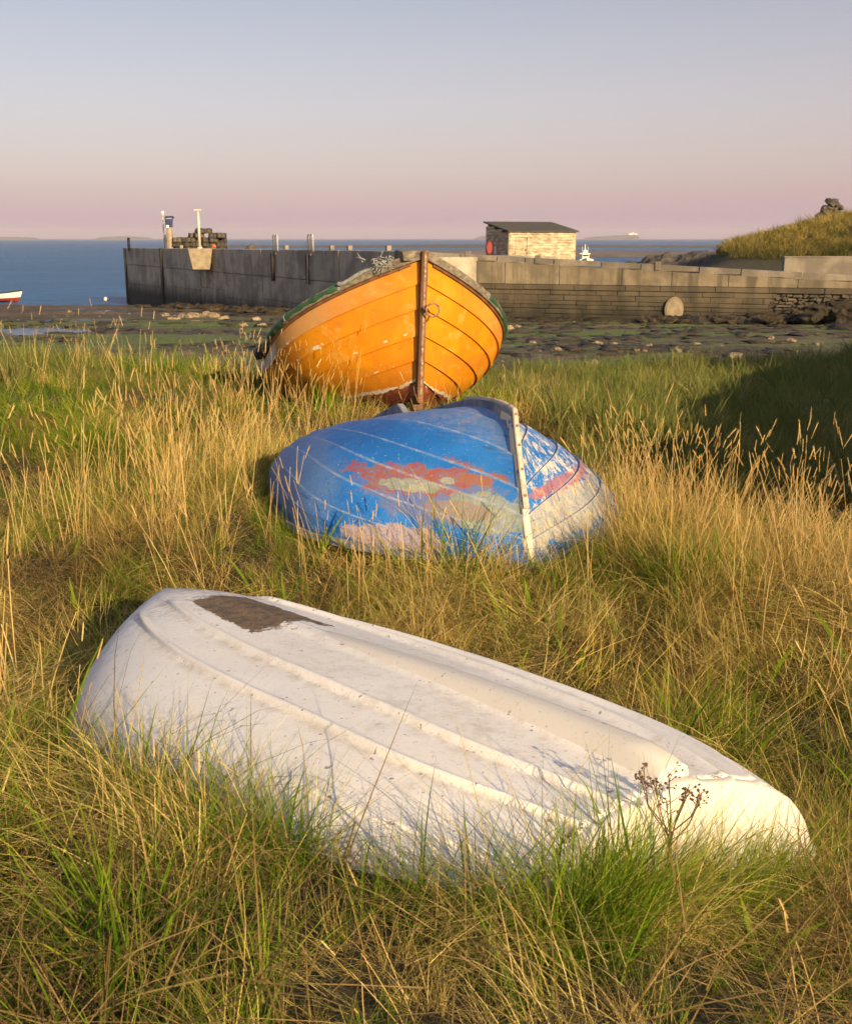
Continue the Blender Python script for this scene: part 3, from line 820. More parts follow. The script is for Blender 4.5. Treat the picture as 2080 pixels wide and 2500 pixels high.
# ------------------------------------------------------------------ quay wall and ruin on the headland
q0 = at(1914, 640, 58.2); qw = MB(); Wq = Wall((q0.x, q0.y), (q0.x + 14, q0.y - 1.5))
zt = at(1914, 629, 58.2).z; Wq.slab(qw, 0, 14, zt - 1.6, zt, -.6, 0)
cw = empty('low_concrete_wall', (q0.x, q0.y, zt - 1.6), 'low plain concrete wall below the grassy headland at the right edge', 'wall'); qw.build('wall', M['kerb'], cw, bevel=.02)
mb = MB(); Wq.slab(mb, -.04, 14, zt + .004, zt + .07, -.66, .05); mb.build('coping', M['kerb'], cw, bevel=.01)
ru = at(2012, 520, 79); rg = empty('ruined_wall', (ru.x, ru.y, float(headland(np.array([ru.x]), np.array([ru.y]))[0])), 'dark broken stone wall stump on top of the headland', 'ruin')
for i, dx in enumerate(np.arange(-.3, 4.2, .34)):
    top = 1.15 * math.exp(-((dx - .55) / .62) ** 2) + .72 + .10 * math.sin(dx * 4)
    for j, zz_ in enumerate(np.arange(-.9, top, .26)):
        s = random.uniform(.24, .36); me = lump_mesh('stone', 100 + i * 13 + j, .5, 1, (s * 1.25, s * 1.2, s * .8)); o = link_mesh('stone', me, M['dark_rock'], rg)
        o.location = (dx + random.uniform(-.08, .08), random.uniform(-.15, .15), zz_ + random.uniform(-.05, .05)); o.rotation_euler = (random.uniform(-.3, .3), random.uniform(-.3, .3), random.uniform(0, 6))

# ------------------------------------------------------------------ stones on the foreshore
rock_meshes = [lump_mesh('rock', 40 + k, .6, 2, (1, .8, .55), 1.8) for k in range(6)]
ORD = ['first', 'second', 'third', 'fourth', 'fifth', 'sixth', 'seventh', 'eighth', 'ninth', 'tenth', 'eleventh', 'twelfth', 'thirteenth', 'fourteenth', 'fifteenth', 'sixteenth', 'seventeenth', 'eighteenth', 'nineteenth', 'twentieth']
ROCKS = [(405, 775, .3), (418, 782, .22), (432, 779, .2), (448, 776, .28), (462, 778, .3), (476, 776, .33), (508, 776, .42), (545, 780, .3), (627, 784, .34), (596, 800, .2), (170, 766, .24), (640, 795, .2),
         (1458, 848, .14), (1585, 850, .12), (1552, 862, .09), (1572, 863, .09), (1650, 864, .16), (1793, 878, .17), (1445, 898, .2), (1415, 909, .08), (1672, 900, .07), (1240, 806, .22), (1262, 800, .2), (1500, 838, .1), (1700, 842, .12), (1760, 852, .1),
         (1880, 826, .16), (1930, 838, .14), (490, 747, .7), (1300, 845, .12), (1360, 862, .12), (1990, 846, .12)]
for i, (px, py, r_) in enumerate(ROCKS):
    lo_, hi_ = 15.0, 125.0
    for _ in range(40):
        y = (lo_ + hi_) / 2; g = at(px, py, y)
        if g.z > float(fore(g.x, y)): lo_ = y
        else: hi_ = y
    g = at(px, py, lo_); o = link_mesh('rock', rock_meshes[i % 6], M['rock']); o.location = (g.x, g.y, float(fore_fn(np.array(g.x), np.array(g.y))) + r_ * .25)
    o.scale = (r_ * 1.2, r_, r_); o.rotation_euler = (0, 0, random.uniform(0, 6))
    if i == 28: tag(o, 'largest pale block lying right against the foot of the pier head', 'rock', 'stones on the foreshore')
    else:
        grp = sorted(r[0] for j, r in enumerate(ROCKS) if j != 28 and (r[0] < 900) == (px < 900)); n_ = grp.index(px)
        tag(o, ORD[n_] + ' pale stone from the left on the ' + ('muddy foreshore left' if px < 900 else 'weedy foreshore right') + ' of the yellow boat', 'rock', 'stones on the foreshore')
for i, (px, py, Y, r_) in enumerate(((2012, 752, 51, .55), (2050, 760, 50.5, .5), (2070, 742, 52, .7), (1990, 770, 50, .35), (2045, 795, 47, .5), (1880, 768, 51.5, .3))):
    g = at(px, py, Y); mcp = rock_meshes[(i * 2 + 1) % 6].copy(); mcp.materials.clear(); o = link_mesh('boulder', mcp, M['weed']); o.location = (g.x, g.y, max(g.z - r_ * .3, float(fore(g.x, g.y)))); o.scale = (r_ * 1.4, r_, r_); o.rotation_euler = (.2 * i, .1, i * 1.3)
    tag(o, ('weedy dark boulder, left of the two side by side below the rubble wall', 'weedy dark boulder just right of another below the rubble wall', 'biggest dark boulder at the right edge against the rubble wall', 'small dark boulder left of the boulder heap at the pier end', 'lowest dark boulder of the heap at the landward pier end', 'lone small dark boulder where the rubble wall begins')[i], 'boulder', 'boulders at the pier end')


# ------------------------------------------------------------------ boat hulls
def hull(s, t, side, q):
    s = np.asarray(s, float); t = np.asarray(t, float)
    fb = 1 - (1 - np.clip(s / q['sm'], 0, 1)) ** q['pb']
    aft = np.clip((s - q['sm']) / (1 - q['sm']), 0, 1); fb = fb * (1 - (1 - q['tw']) * aft ** 2)
    b = q['B'] / 2 * fb + q.get('bw', 0) * (1 - s)
    hs = q['hm'] + (q['hb'] - q['hm']) * np.clip(1 - s / q['s1'], 0, 1) ** q['ps']
    k = q['ff'] * np.clip(1 - s / q['sf'], 0, 1) ** 2 + q.get('ka', 0) * np.clip((s - .6) / .4, 0, 1) ** 2
    n = q['n0'] + (q['n1'] - q['n0']) * np.clip(s / q['sn'], 0, 1) ** .8
    ph = np.clip(t, 0, 1) * np.pi / 2
    yb = np.sin(ph) ** (2 / n); y = b * yb; v = q.get('dr', 0) * b; z = k + v * yb + (hs - k - v) * (1 - np.maximum(np.cos(ph), 1e-9) ** (2 / n))
    x = s * q['L'] - q['rk'] * (z / q['hb']) * np.clip(1 - s * 2.5, 0, 1) ** 2 + q.get('rt', 0) * (z / q['hb']) * np.clip((s - .8) / .2, 0, 1)
    return np.stack([x, side * y, z], -1)


def rotm(q):
    return np.array((Matrix.Rotation(q['yaw'], 3, 'Z') @ Matrix.Rotation(q['pit'], 3, 'Y') @ Matrix.Rotation(q['rol'], 3, 'X')))


def to_world(P, q):
    P = np.array(P, float)
    if q['flip']: P = P * np.array([1, -1, -1])
    return P @ rotm(q).T + np.array([q['x'], q['y'], q['z']])


def hnormal(s, t, side, q):
    s = np.asarray(s, float); t = np.asarray(t, float); e = .012
    s0, s1 = np.clip(s - e, 0, 1), np.clip(s + e, 0, 1); t0, t1 = np.clip(t - .02, 0, 1), np.clip(t + .02, 0, 1)
    N = np.cross(hull(s1, t, side, q) - hull(s0, t, side, q), hull(s, t1, side, q) - hull(s, t0, side, q)) * -side
    L = np.linalg.norm(N, axis=-1, keepdims=True); N = N / np.maximum(L, 1e-12)
    return N


# cosine-like spacing so that the sharply curved bow gets enough stations
def stations(n, p=1.7): return np.linspace(0, 1, n) ** p


def plank(q, side, t0, t1, proud, thick, parent, mat, name='plank', s0=0.0, s1=1.0, n=56, m=7, inset=0.0):
    ss = s0 + (s1 - s0) * stations(n); tt = np.linspace(t0, t1, m); Sg, Tg = np.meshgrid(ss, tt, indexing='ij')
    P = hull(Sg, Tg, side, q); N = hnormal(Sg, Tg, side, q)
    off = proud * (1 - (Tg - t0) / (t1 - t0)) + 0.002
    out = P + N * off[..., None]; inn = P + N * (off - thick)[..., None]
    uv = np.stack([Sg, Tg * side], -1)
    W0, W1 = to_world(out, q), to_world(inn, q)
    mb = MB(); mb.grid(W0, uv=uv); mb.grid(W1, flip=True, uv=uv); k = n * m
    f = []
    for i in range(n - 1):
        f += [(i * m, (i + 1) * m, k + (i + 1) * m, k + i * m), (i * m + m - 1, k + i * m + m - 1, k + (i + 1) * m + m - 1, (i + 1) * m + m - 1)]
    for j in range(m - 1):
        f += [(j, k + j, k + j + 1, j + 1), ((n - 1) * m + j, (n - 1) * m + j + 1, k + (n - 1) * m + j + 1, k + (n - 1) * m + j)]
    mb.f += f
    o = mb.build(name, mat, parent, smooth=True, uv=True)
    o.data.set_sharp_from_angle(angle=R(35)) if hasattr(o.data, 'set_sharp_from_angle') else None
    return o


def swept(path, q, wid, outd, ind, parent, mat, name, dirs, taper=None):
    """bar along a centreline path (local), wid across the boat, from ind inside to outd outside along dirs (local)"""
    P = to_world(path, q); Rm = rotm(q); fl = np.array([1, -1, -1]) if q['flip'] else np.ones(3)
    D = (np.asarray(dirs) * fl) @ Rm.T; Yd = (np.array([0, 1, 0]) * fl) @ Rm.T
    n = len(P); mb = MB(); vs, fs = [], []
    for i in range(n):
        k = 1 if taper is None else taper[i]
        w_ = wid / 2; a, b = outd * k, -ind
        prof = [(b, -w_), (a - .006, -w_), (a, -w_ * .7), (a, w_ * .7), (a - .006, w_), (b, w_)]
        for o_, y_ in prof: vs.append(P[i] + D[i] * o_ + Yd * y_)
    m = 6
    for i in range(n - 1):
        for k in range(m): fs.append((i * m + k, i * m + (k + 1) % m, (i + 1) * m + (k + 1) % m, (i + 1) * m + k))
    fs += [tuple(range(m)), tuple(range((n - 1) * m, n * m))]
    mb.add(vs, fs); return mb.build(name, mat, parent)


def path_dirs(path, sign):
    p = np.asarray(path); d = np.gradient(p, axis=0); d /= np.linalg.norm(d, axis=1, keepdims=True)
    return np.stack([d[:, 2] * sign, 0 * d[:, 0], -d[:, 0] * sign], 1)


def rail(q, side, s0, s1, t, prof_out, prof_up, parent, mat, name, n=50, lift=0.0):
    ss = s0 + (s1 - s0) * stations(n, 1.3); tt = np.full(n, t)
    P = hull(ss, tt, side, q); N = hnormal(ss, np.full(n, min(t, .96)), side, q); N[:, 2] *= .3; N /= np.linalg.norm(N, axis=1, keepdims=True)
    U = np.tile(np.array([0, 0, 1.0]), (n, 1)); P = P + U * lift
    fl = np.array([1, -1, -1]) if q['flip'] else np.ones(3); Rm = rotm(q)
    mb = MB(); mb.sweep(to_world(P, q), (N * fl) @ Rm.T, (U * fl) @ Rm.T, [(prof_out[0], prof_up[0]), (prof_out[1], prof_up[0]), (prof_out[1], prof_up[1]), (prof_out[0], prof_up[1])])
    return mb.build(name, mat, parent, bevel=.006)


def transom(q, parent, mat, inner=0.03, name='transom', m=40, sh=1.0):
    tt = np.linspace(0, 1, m); a = hull(np.full(m, sh), tt, 1, q)[::-1]; b = hull(np.full(m, sh), tt, -1, q)[1:]
    loop = np.concatenate([a, b]); L2 = loop.copy(); L2[:, 0] -= inner
    W0, W1 = to_world(loop, q), to_world(L2, q); n = len(loop); mb = MB()
    c0 = W0.mean(0)
    mb.add(list(W0) + list(W1), [tuple(range(n)), tuple(range(2 * n - 1, n - 1, -1))] + [(i, (i + 1) % n, n + (i + 1) % n, n + i) for i in range(n)])
    return mb.build(name, mat, parent)


# ---- paints
def mat_yellow():
    t = NT('yellow_boat_paint'); u = t.sep(t.coord('UV')); s, v = u[0], u[1]; p = t.coord('Object'); tv = t.math('ABSOLUTE', v)
    n1 = t.noise(p, 3.0, 5, 0.6); n2 = t.noise(p, 14.0, 5, 0.65); n3 = t.noise(p, 60.0, 4, 0.6); st = t.noise(t.map(p, (6, 6, .8)), 1.6, 4, .6)
    c = t.mix(t.step(n1, .35, .65), (0.60, 0.205, 0.003), (0.66, 0.255, 0.004))
    c = t.mix(t.math('MULTIPLY', t.step(n2, .52, .70), .55), c, (0.50, 0.16, 0.01))
    c = t.mix(t.math('MULTIPLY', t.step(st, .55, .75), .35), c, (0.45, 0.15, 0.012))
    big = t.noise(t.map(p, (1.2, 1.2, 2.2), (3, 1, 2)), 1.5, 6, .65); c = t.mix(t.math('MULTIPLY', t.step(big, .5, .66), .65), c, (0.42, 0.16, 0.022))
    fd = t.noise(t.map(p, (2, 2, 3), (9, 4, 1)), 2.2, 7, .7); c = t.mix(t.math('MULTIPLY', t.step(fd, .54, .62), .45), c, (0.64, 0.36, 0.085))
    scr = t.noise(t.map(p, (5, 5, 40)), 2.4, 4, .7); c = t.mix(t.math('MULTIPLY', t.step(scr, .66, .72), .35), c, (0.66, 0.40, 0.12))
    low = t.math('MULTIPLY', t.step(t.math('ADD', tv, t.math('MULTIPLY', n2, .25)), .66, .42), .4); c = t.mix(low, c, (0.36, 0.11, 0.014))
    # faded sheer strake
    sheer = t.step(tv, .815, .84); c = t.mix(t.math('MULTIPLY', sheer, t.math('MULTIPLY', t.step(t.math('ADD', s, t.math('MULTIPLY', n1, .12)), .05, .2), t.math('ADD', .25, t.math('MULTIPLY', t.step(v, .1, .2), .45)))), c, (0.46, 0.27, 0.12))
    left = t.step(v, .1, .2)
    # bare white area at the aft end of the sheer strake and chips along the laps
    w = t.math('MULTIPLY', t.math('MULTIPLY', t.step(t.math('ADD', s, t.math('MULTIPLY', t.math('SUBTRACT', n2, .5), .10)), .26, .275), sheer), left)
    c = t.mix(w, c, (0.62, 0.56, 0.48))
    chip = t.step(t.noise(t.map(p, (1, 1, 1.6)), 11.0, 3, .55), .56, .60)
    for lv, wd, sa, sb in ((.712, .018, .10, .5), (.835, .012, .13, .5), (.60, .006, .0, .1), (.455, .007, 0, .08)):
        band = t.math('MULTIPLY', t.step(t.math('ABSOLUTE', t.math('SUBTRACT', tv, lv)), wd, wd * .6), t.math('MULTIPLY', t.step(s, sa, sa + .02), t.step(s, sb, sb - .02)))
        c = t.mix(t.math('MULTIPLY', t.math('MULTIPLY', band, chip), left), c, (0.70, 0.62, 0.48))
    # red-brown bottom with a ragged white line above it
    e = t.math('ADD', tv, t.math('MULTIPLY', t.math('SUBTRACT', n2, .5), .07)); e = t.math('SUBTRACT', e, t.math('MULTIPLY', t.step(s, .02, .2), .06))
    c = t.mix(t.step(e, .325, .315), c, (0.60, 0.52, 0.42)); c = t.mix(t.step(e, .305, .295), c, t.mix(t.step(n2, .4, .65), (0.15, 0.035, 0.018), (0.26, 0.075, 0.04)))
    # rust run and dirt near the stem foot
    c = t.mix(t.math('MULTIPLY', t.step(n3, .62, .72), .25), c, (0.25, 0.09, 0.02))
    h = t.math('ADD', n2, t.math('MULTIPLY', n3, .4))
    return t.done(c, t.math('ADD', .38, t.math('MULTIPLY', n2, .25)), t.bump(h, .22, .006), spec=.4)


def mat_blue():
    t = NT('blue_boat_paint'); u = t.sep(t.coord('UV')); v = u[1]; g = t.sep(t.pos()); X, Z = g[0], g[2]; p = t.pos(); tv = t.math('ABSOLUTE', v)
    n1 = t.noise(p, 4.0, 5, .6); n2 = t.noise(p, 18.0, 6, .7); n3 = t.noise(p, 70.0, 4, .65); st = t.noise(t.map(p, (3, 3, 26)), 2.0, 4, .7); rg = t.noise(p, 9.0, 9, .74)
    c = t.mix(t.step(n1, .35, .65), (0.012, 0.125, 0.42), (0.022, 0.17, 0.52))
    c = t.mix(t.math('MULTIPLY', t.step(n3, .56, .68), .35), c, (0.10, 0.24, 0.48))
    near = t.step(v, -.02, -.06); far = t.step(v, .0, .02)
    pid = 0.0
    for lv in LANDS_B: pid = t.math('ADD', pid, t.math('GREATER_THAN', tv, lv))
    pr = t.math('FRACT', t.math('MULTIPLY', t.math('SINE', t.math('MULTIPLY', t.math('ADD', pid, 1.7), 12.9)), 43.7))
    rg = t.math('ADD', rg, t.math('MULTIPLY', t.math('SUBTRACT', pr, .5), .28))
    red = t.mix(t.step(n2, .4, .62), (0.30, 0.065, 0.035), (0.22, 0.13, 0.11)); grey = t.mix(t.step(n2, .38, .62), (0.20, 0.24, 0.20), (0.30, 0.31, 0.24)); mauve = (0.15, 0.15, 0.25)
    fleck = t.math('ADD', .5, t.math('MULTIPLY', t.step(t.noise(t.map(p, (1, 1, 2.2)), 48.0, 7, .75), .42, .49), .5))
    def lay(c, cu, cv, ru, rv, col, side, amt=.6, k=1.0, soft=.14): return t.mix(t.math('MULTIPLY', t.math('MULTIPLY', t.math('MULTIPLY', t.blob(X, Z, cu, cv, ru, rv, rg, amt, soft * .45), side), k), fleck), c, col)
    c = lay(c, .12, .415, .33, .11, mauve, near, 1.1, .8, .4)
    c = lay(c, .0, .485, .30, .055, red, near, 1.5, .95, .25)
    c = lay(c, .24, .49, .10, .03, (0.27, 0.11, 0.06), near, 1.4)
    c = lay(c, -.06, .45, .12, .022, grey, near, 1.5)
    c = lay(c, .10, .475, .05, .022, grey, near, 1.5)
    c = lay(c, .31, .37, .17, .085, grey, near, 1.3, .9, .2)
    c = lay(c, .14, .36, .14, .035, (0.26, 0.17, 0.13), near, 1.0, .7)
    c = lay(c, -.14, .24, .22, .05, (0.40, 0.28, 0.24), near, 1.2, .85)
    c = lay(c, -.80, .42, .35, .20, (0.12, 0.21, 0.38), near, .5, .7, .5)
    # scuffed crest along the keel
    crest = t.math('MULTIPLY', t.step(t.math('ADD', tv, t.math('MULTIPLY', t.math('SUBTRACT', st, .5), .35)), .38, .2), .6)
    c = t.mix(crest, c, t.mix(t.step(n2, .42, .6), (0.16, 0.27, 0.45), (0.32, 0.30, 0.36)))
    c = t.mix(t.math('MULTIPLY', t.step(st, .60, .68), t.step(tv, .5, .25)), c, (0.07, 0.06, 0.07))
    # bleached right bow
    c = t.mix(t.math('MULTIPLY', t.math('MULTIPLY', far, t.step(Z, .16, .24)), t.step(t.noise(t.map(p, (5, 5, 4)), 3.2, 10, .78), .50, .55)), c, (0.58, 0.50, 0.42))
    c = lay(c, .66, .42, .20, .032, (0.38, 0.13, 0.10), far, 1.4, .8)
    c = lay(c, .68, .30, .26, .085, (0.40, 0.37, 0.29), far, 1.2, .85)
    # pale worn edges on every lap, chips by the stem
    for lv in LANDS_B:
        d = t.math('ABSOLUTE', t.math('SUBTRACT', tv, lv)); c = t.mix(t.math('MULTIPLY', t.step(d, .011, .004), t.math('ADD', .22, t.math('MULTIPLY', t.step(n2, .44, .60), .4))), c, (0.34, 0.38, 0.45))
    c = t.mix(t.math('MULTIPLY', t.step(n3, .67, .70), .7), c, (0.60, 0.56, 0.50))
    stem = t.math('MULTIPLY', t.step(u[0], .0045, .001), t.step(rg, .42, .5)); c = t.mix(stem, c, (0.68, 0.60, 0.46))
    h = t.math('ADD', rg, t.math('MULTIPLY', n3, .5))
    return t.done(c, t.math('ADD', .42, t.math('MULTIPLY', n2, .3)), t.bump(h, .35, .005), spec=.35)


def mat_white_hull(marks=True):
    t = NT('white_gelcoat'); u = t.sep(t.coord('UV')); s, v = u[0], u[1]; p = t.pos(); tv = t.math('ABSOLUTE', v)
    n1 = t.noise(p, 2.6, 5, .6); n2 = t.noise(p, 22.0, 6, .7); n3 = t.noise(p, 120.0, 4, .7); ln = t.noise(t.map(p, (16, 90, 30)), 1.6, 4, .7); pt = t.noise(p, 16.0, 6, .75)
    c = t.mix(t.step(n1, .35, .65), (0.78, 0.745, 0.69), (0.83, 0.80, 0.75))
    c = t.mix(t.math('MULTIPLY', t.step(n2, .52, .74), .22), c, (0.58, 0.50, 0.40))
    c = t.mix(t.math('MULTIPLY', t.step(n3, .60, .66), .6), c, (0.40, 0.32, 0.23))
    sc1 = t.noise(t.map(p, (60, 9, 60)), 1.0, 3, .6); sc2 = t.noise(t.map(p, (14, 120, 40)), 1.0, 3, .6)
    c = t.mix(t.math('MULTIPLY', t.step(sc1, .70, .72), .35), c, (0.36, 0.31, 0.25)); c = t.mix(t.math('MULTIPLY', t.step(sc2, .71, .73), .35), c, (0.30, 0.27, 0.24))
    sp = t.noise(p, 48.0, 2, .5); c = t.mix(t.math('MULTIPLY', t.step(sp, .70, .73), .8), c, (0.20, 0.15, 0.10))
    if not marks:
        c = t.mix(.45, c, (0.58, 0.50, 0.38))
        return t.done(c, .5, t.bump(t.math('ADD', t.math('MULTIPLY', n2, .5), t.math('MULTIPLY', n3, .5)), .25, .004), spec=.35)
    flat = t.math('MULTIPLY', t.step(tv, .22, .12), t.step(s, .25, .5))
    c = t.mix(t.math('MULTIPLY', t.math('MULTIPLY', flat, t.step(n2, .42, .70)), .38), c, (0.52, 0.43, 0.32))
    for tr_ in (.1544, .3083):      # grime caught under each moulded ridge
        gd = t.math('MULTIPLY', t.step(tv, tr_ + .004, tr_ + .014), t.step(tv, tr_ + .055, tr_ + .02))
        c = t.mix(t.math('MULTIPLY', t.math('MULTIPLY', gd, t.step(n2, .38, .62)), .42), c, (0.42, 0.34, 0.24))
    alg = t.noise(t.map(p, (3, 3, 3), (5, 2, 1)), 2.0, 8, .75); c = t.mix(t.math('MULTIPLY', t.step(alg, .56, .66), .35), c, (0.50, 0.46, 0.38))
    # grey scuffs round the bow
    bow = t.math('MULTIPLY', t.step(s, .30, .08), t.step(n1, .32, .55))
    c = t.mix(t.math('MULTIPLY', t.math('MULTIPLY', bow, t.step(ln, .46, .56)), .75), c, (0.24, 0.24, 0.25))
    c = t.mix(t.math('MULTIPLY', t.math('MULTIPLY', bow, t.step(pt, .53, .58)), .65), c, (0.17, 0.16, 0.14))
    # gelcoat worn through to dark glass mat on the keel near the bow
    bx_ = t.math('DIVIDE', t.math('ABSOLUTE', t.math('SUBTRACT', s, .262)), .105); by_ = t.math('DIVIDE', t.math('ABSOLUTE', t.math('SUBTRACT', v, .012)), .068)
    wornp = t.step(t.math('ADD', t.math('MAXIMUM', bx_, by_), t.math('MULTIPLY', t.math('SUBTRACT', t.noise(p, 26.0, 9, .78), .5), .9)), 1.04, .96)
    wc = t.mix(t.step(n2, .35, .65), (0.085, 0.062, 0.045), (0.20, 0.135, 0.075)); wc = t.mix(t.step(n3, .55, .68), wc, (0.30, 0.22, 0.14))
    c = t.mix(wornp, c, wc)
    chip = t.math('MULTIPLY', t.step(s, .985, .995), t.step(pt, .53, .58)); c = t.mix(chip, c, (0.10, 0.085, 0.06))
    h = t.math('ADD', t.math('MULTIPLY', n2, .5), t.math('MULTIPLY', n3, .5)); h = t.math('SUBTRACT', h, t.math('MULTIPLY', wornp, .6))
    rough = t.math('ADD', .48, t.math('MULTIPLY', wornp, .4))
    return t.done(c, rough, t.bump(h, .3, .004), spec=.35)


QY = dict(flip=False, x=-0.0823, y=10.2917, z=-0.1323, yaw=1.8369, pit=0.1132, rol=0.0361, L=4.4044, B=2.51, sm=0.3449, pb=2.8656, hm=0.6763, hb=1.5622, s1=0.4629, ps=1.9192, ff=0.1924, sf=0.3161, n0=1.528, n1=1.9807, sn=0.5448, rk=0.1801, tw=0.8291)
QB = dict(flip=True, x=0.3984, y=5.091, z=0.8638, yaw=1.9098, pit=0.2342, rol=0.0882, L=2.3667, B=1.8182, sm=0.311, pb=2.9996, hm=0.3859, hb=0.8066, s1=0.5996, ps=1.8756, ff=0.0966, sf=0.2646, n0=0.8146, n1=2.1937, sn=0.6489, rk=0.2725, tw=0.7641, ka=0.0534)
QW = dict(flip=True, x=-0.9178, y=3.6936, z=0.4033, yaw=-0.8668, pit=-0.063, rol=-0.178, L=2.224, B=1.3169, sm=0.7651, pb=3.4115, hm=0.2903, hb=0.6084, s1=1.056, ps=2.0, ff=0.045, sf=0.15, n0=2.9943, n1=2.8803, sn=0.3999, rk=0.1574, tw=0.7275, ka=0.0315, bw=0.1464, rt=0.1247, dr=0.0835)
LANDS_Y = [0.0, .16, .31, .4466, .5747, .7033, .8254, 1.0]
LANDS_B = [.18, .32, .459, .5657, .6832, .8348]
M['yellow'] = mat_yellow(); M['blue'] = mat_blue(); M['gel'] = mat_white_hull(); M['gel_plain'] = mat_white_hull(False)
M['stem_wood'] = worn('oiled_stem_wood', (0.22, 0.085, 0.03), (0.10, 0.045, 0.02), 12, .7, .4, .006, stretch=(1, 1, .25))
M['grey_wood'] = worn('bleached_timber', (0.26, 0.215, 0.16), (0.10, 0.08, 0.06), 14, .9, .6, .006, stretch=(1, 1, 2))
M['hose'] = worn('green_fender_hose', (0.04, 0.115, 0.045), (0.025, 0.06, 0.03), 8, .5, .25, .006)
M['rubber'] = worn('black_rubber', (0.025, 0.025, 0.027), None, 10, .6)
M['rust'] = worn('rusty_iron', (0.33, 0.22, 0.14), (0.16, 0.07, 0.03), 30, .7, .5, .003)
M['band'] = worn('worn_keel_band', (0.56, 0.49, 0.38), (0.34, 0.30, 0.25), 16, .7, .5, .003)
M['keel_wood'] = worn('bleached_keel', (0.30, 0.29, 0.28), (0.10, 0.13, 0.19), 9, .85, .6, .006)
M['inside'] = worn('faded_inside_paint', (0.30, 0.26, 0.20), None, 6, .8)
M['rope'] = worn('frayed_rope', (0.34, 0.33, 0.30), (0.16, 0.17, 0.17), 40, .95)

# ---- yellow boat, upright on the bank, bow to the camera
yb_ = empty('yellow_fishing_boat', (QY['x'], QY['y'], QY['z'] + .1), 'large yellow clinker fishing boat with green hose along its gunwale', 'boat')
for side in (1, -1):
    for i in range(len(LANDS_Y) - 1):
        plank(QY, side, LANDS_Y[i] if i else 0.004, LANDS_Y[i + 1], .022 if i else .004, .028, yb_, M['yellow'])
tt = np.linspace(1, 0, 40); st_path = hull(np.zeros(40), tt, 1, QY)
dirs = path_dirs(st_path, 1.0); dirs = np.where(dirs[:, :1] > 0, -dirs, dirs)
top = st_path[0] + np.array([-.01, 0, .04])
stem_p = np.concatenate([[top], st_path]); stem_d = np.concatenate([[dirs[0]], dirs])
stem = swept(stem_p, QY, .060, .085, .05, yb_, M['stem_wood'], 'stem', stem_d)
swept(stem_p[:34], QY, .030, .098, -.070, yb_, M['rust'], 'stem_band', stem_d[:34])
ks = np.linspace(0.0, 1, 40); kp = hull(ks, np.zeros(40), 1, QY); swept(kp, QY, .09, .08, .05, yb_, M['stem_wood'], 'keel', np.tile([0, 0, -1.0], (40, 1)))
hb_ = to_world(hull(np.array(.012), np.array(1.), 1, QY), QY)
mb = MB(); mb.box(Vector(hb_) + Vector((.02, .10, .045)), (.125, .16, .05), Matrix.Rotation(QY['yaw'] - math.pi / 2, 3, 'Z'), jit=.012); mb.build('stem_head', M['grey_wood'], yb_, bevel=.015)
transom(QY, yb_, M['yellow'])
for side in (1, -1):
    rail(QY, side, .0, .20 if side == 1 else .16, 1.0, (-.035, .05), (-.035, .05), yb_, M['grey_wood'], 'gunwale_timber')
    rail(QY, side, .16, 1.0, 1.0, (-.035, .03), (-.03, .035), yb_, M['grey_wood'], 'gunwale')
    rail(QY, side, .01, 1.0, .965, (.0, .03), (-.03, .0), yb_, M['stem_wood'], 'rubbing_strake')
    s_a, s_b = (.085, .40) if side == 1 else (.10, .62)
    ss = np.linspace(s_a, s_b, 60); P = hull(ss, np.ones(60), side, QY); N = hnormal(ss, np.full(60, .95), side, QY); N[:, 2] = 0; N /= np.linalg.norm(N, axis=1, keepdims=True)
    HP = to_world(P + N * .012 + np.array([0, 0, .012]), QY)
    rad = [.047 + (.004 * math.sin(i * 1.1)) for i in range(60)]
    hose = MB().tube([Vector(p) for p in HP], rad, 12).build('fender_hose', M['hose'], yb_, smooth=True)
    for k in (0,) if side == -1 else (0, 20, 38):
        a, b = Vector(HP[k]), Vector(HP[k + 1]); dr_ = (b - a).normalized(); MB().tube([a - dr_ * .004, a + dr_ * .016], .052, 12).build('lashing', M['rope'], hose)
    if side == 1:
        ss = np.linspace(.405, .50, 10); P = hull(ss, np.ones(10), side, QY); N = hnormal(ss, np.full(10, .95), side, QY); N[:, 2] = 0
        MB().tube([Vector(p) for p in to_world(P + N * .035, QY)], .072, 10).build('rubber_fender', M['rubber'], yb_, smooth=True)
for s_ in (.32, .52, .74):     # thwarts across the open boat
    a = to_world(hull(np.array(s_), np.array(.82), 1, QY), QY); b = to_world(hull(np.array(s_), np.array(.82), -1, QY), QY)
    a, b = Vector(a), Vector(b); dr_ = (b - a).normalized(); up = Vector((0, 0, 1)); fw = dr_.cross(up).normalized()
    MB().sweep([a, b], [fw, fw], [up, up], [(-.13, -.015), (.13, -.015), (.13, .015), (-.13, .015)]).build('thwart', M['inside'], yb_, bevel=.004)
mb = MB(); Sg, Tg = np.meshgrid(np.linspace(.18, .97, 30), np.linspace(-.45, .45, 9), indexing='ij')
fl_ = hull(Sg, np.abs(Tg), 1, QY); fl_[..., 1] *= np.sign(Tg); fl_[..., 2] = .16 + 0 * Tg + fl_[..., 2] * .1
mb.grid(to_world(fl_, QY)); mb.build('floor_boards', M['inside'], yb_)
rp = Vector(to_world(hull(np.array(0.), np.array(.70), 1, QY) + np.array([-.09, 0, 0]), QY)); ringc = rp + Vector((.085, -.045, -.015))
ring_part = MB().tube([ringc + Vector((.062 * math.cos(a), .025 * math.cos(a), .062 * math.sin(a))) for a in np.linspace(0, 2 * math.pi, 21)], .010, 8, cap=False).build('mooring_ring', M['rust'], yb_, smooth=True)
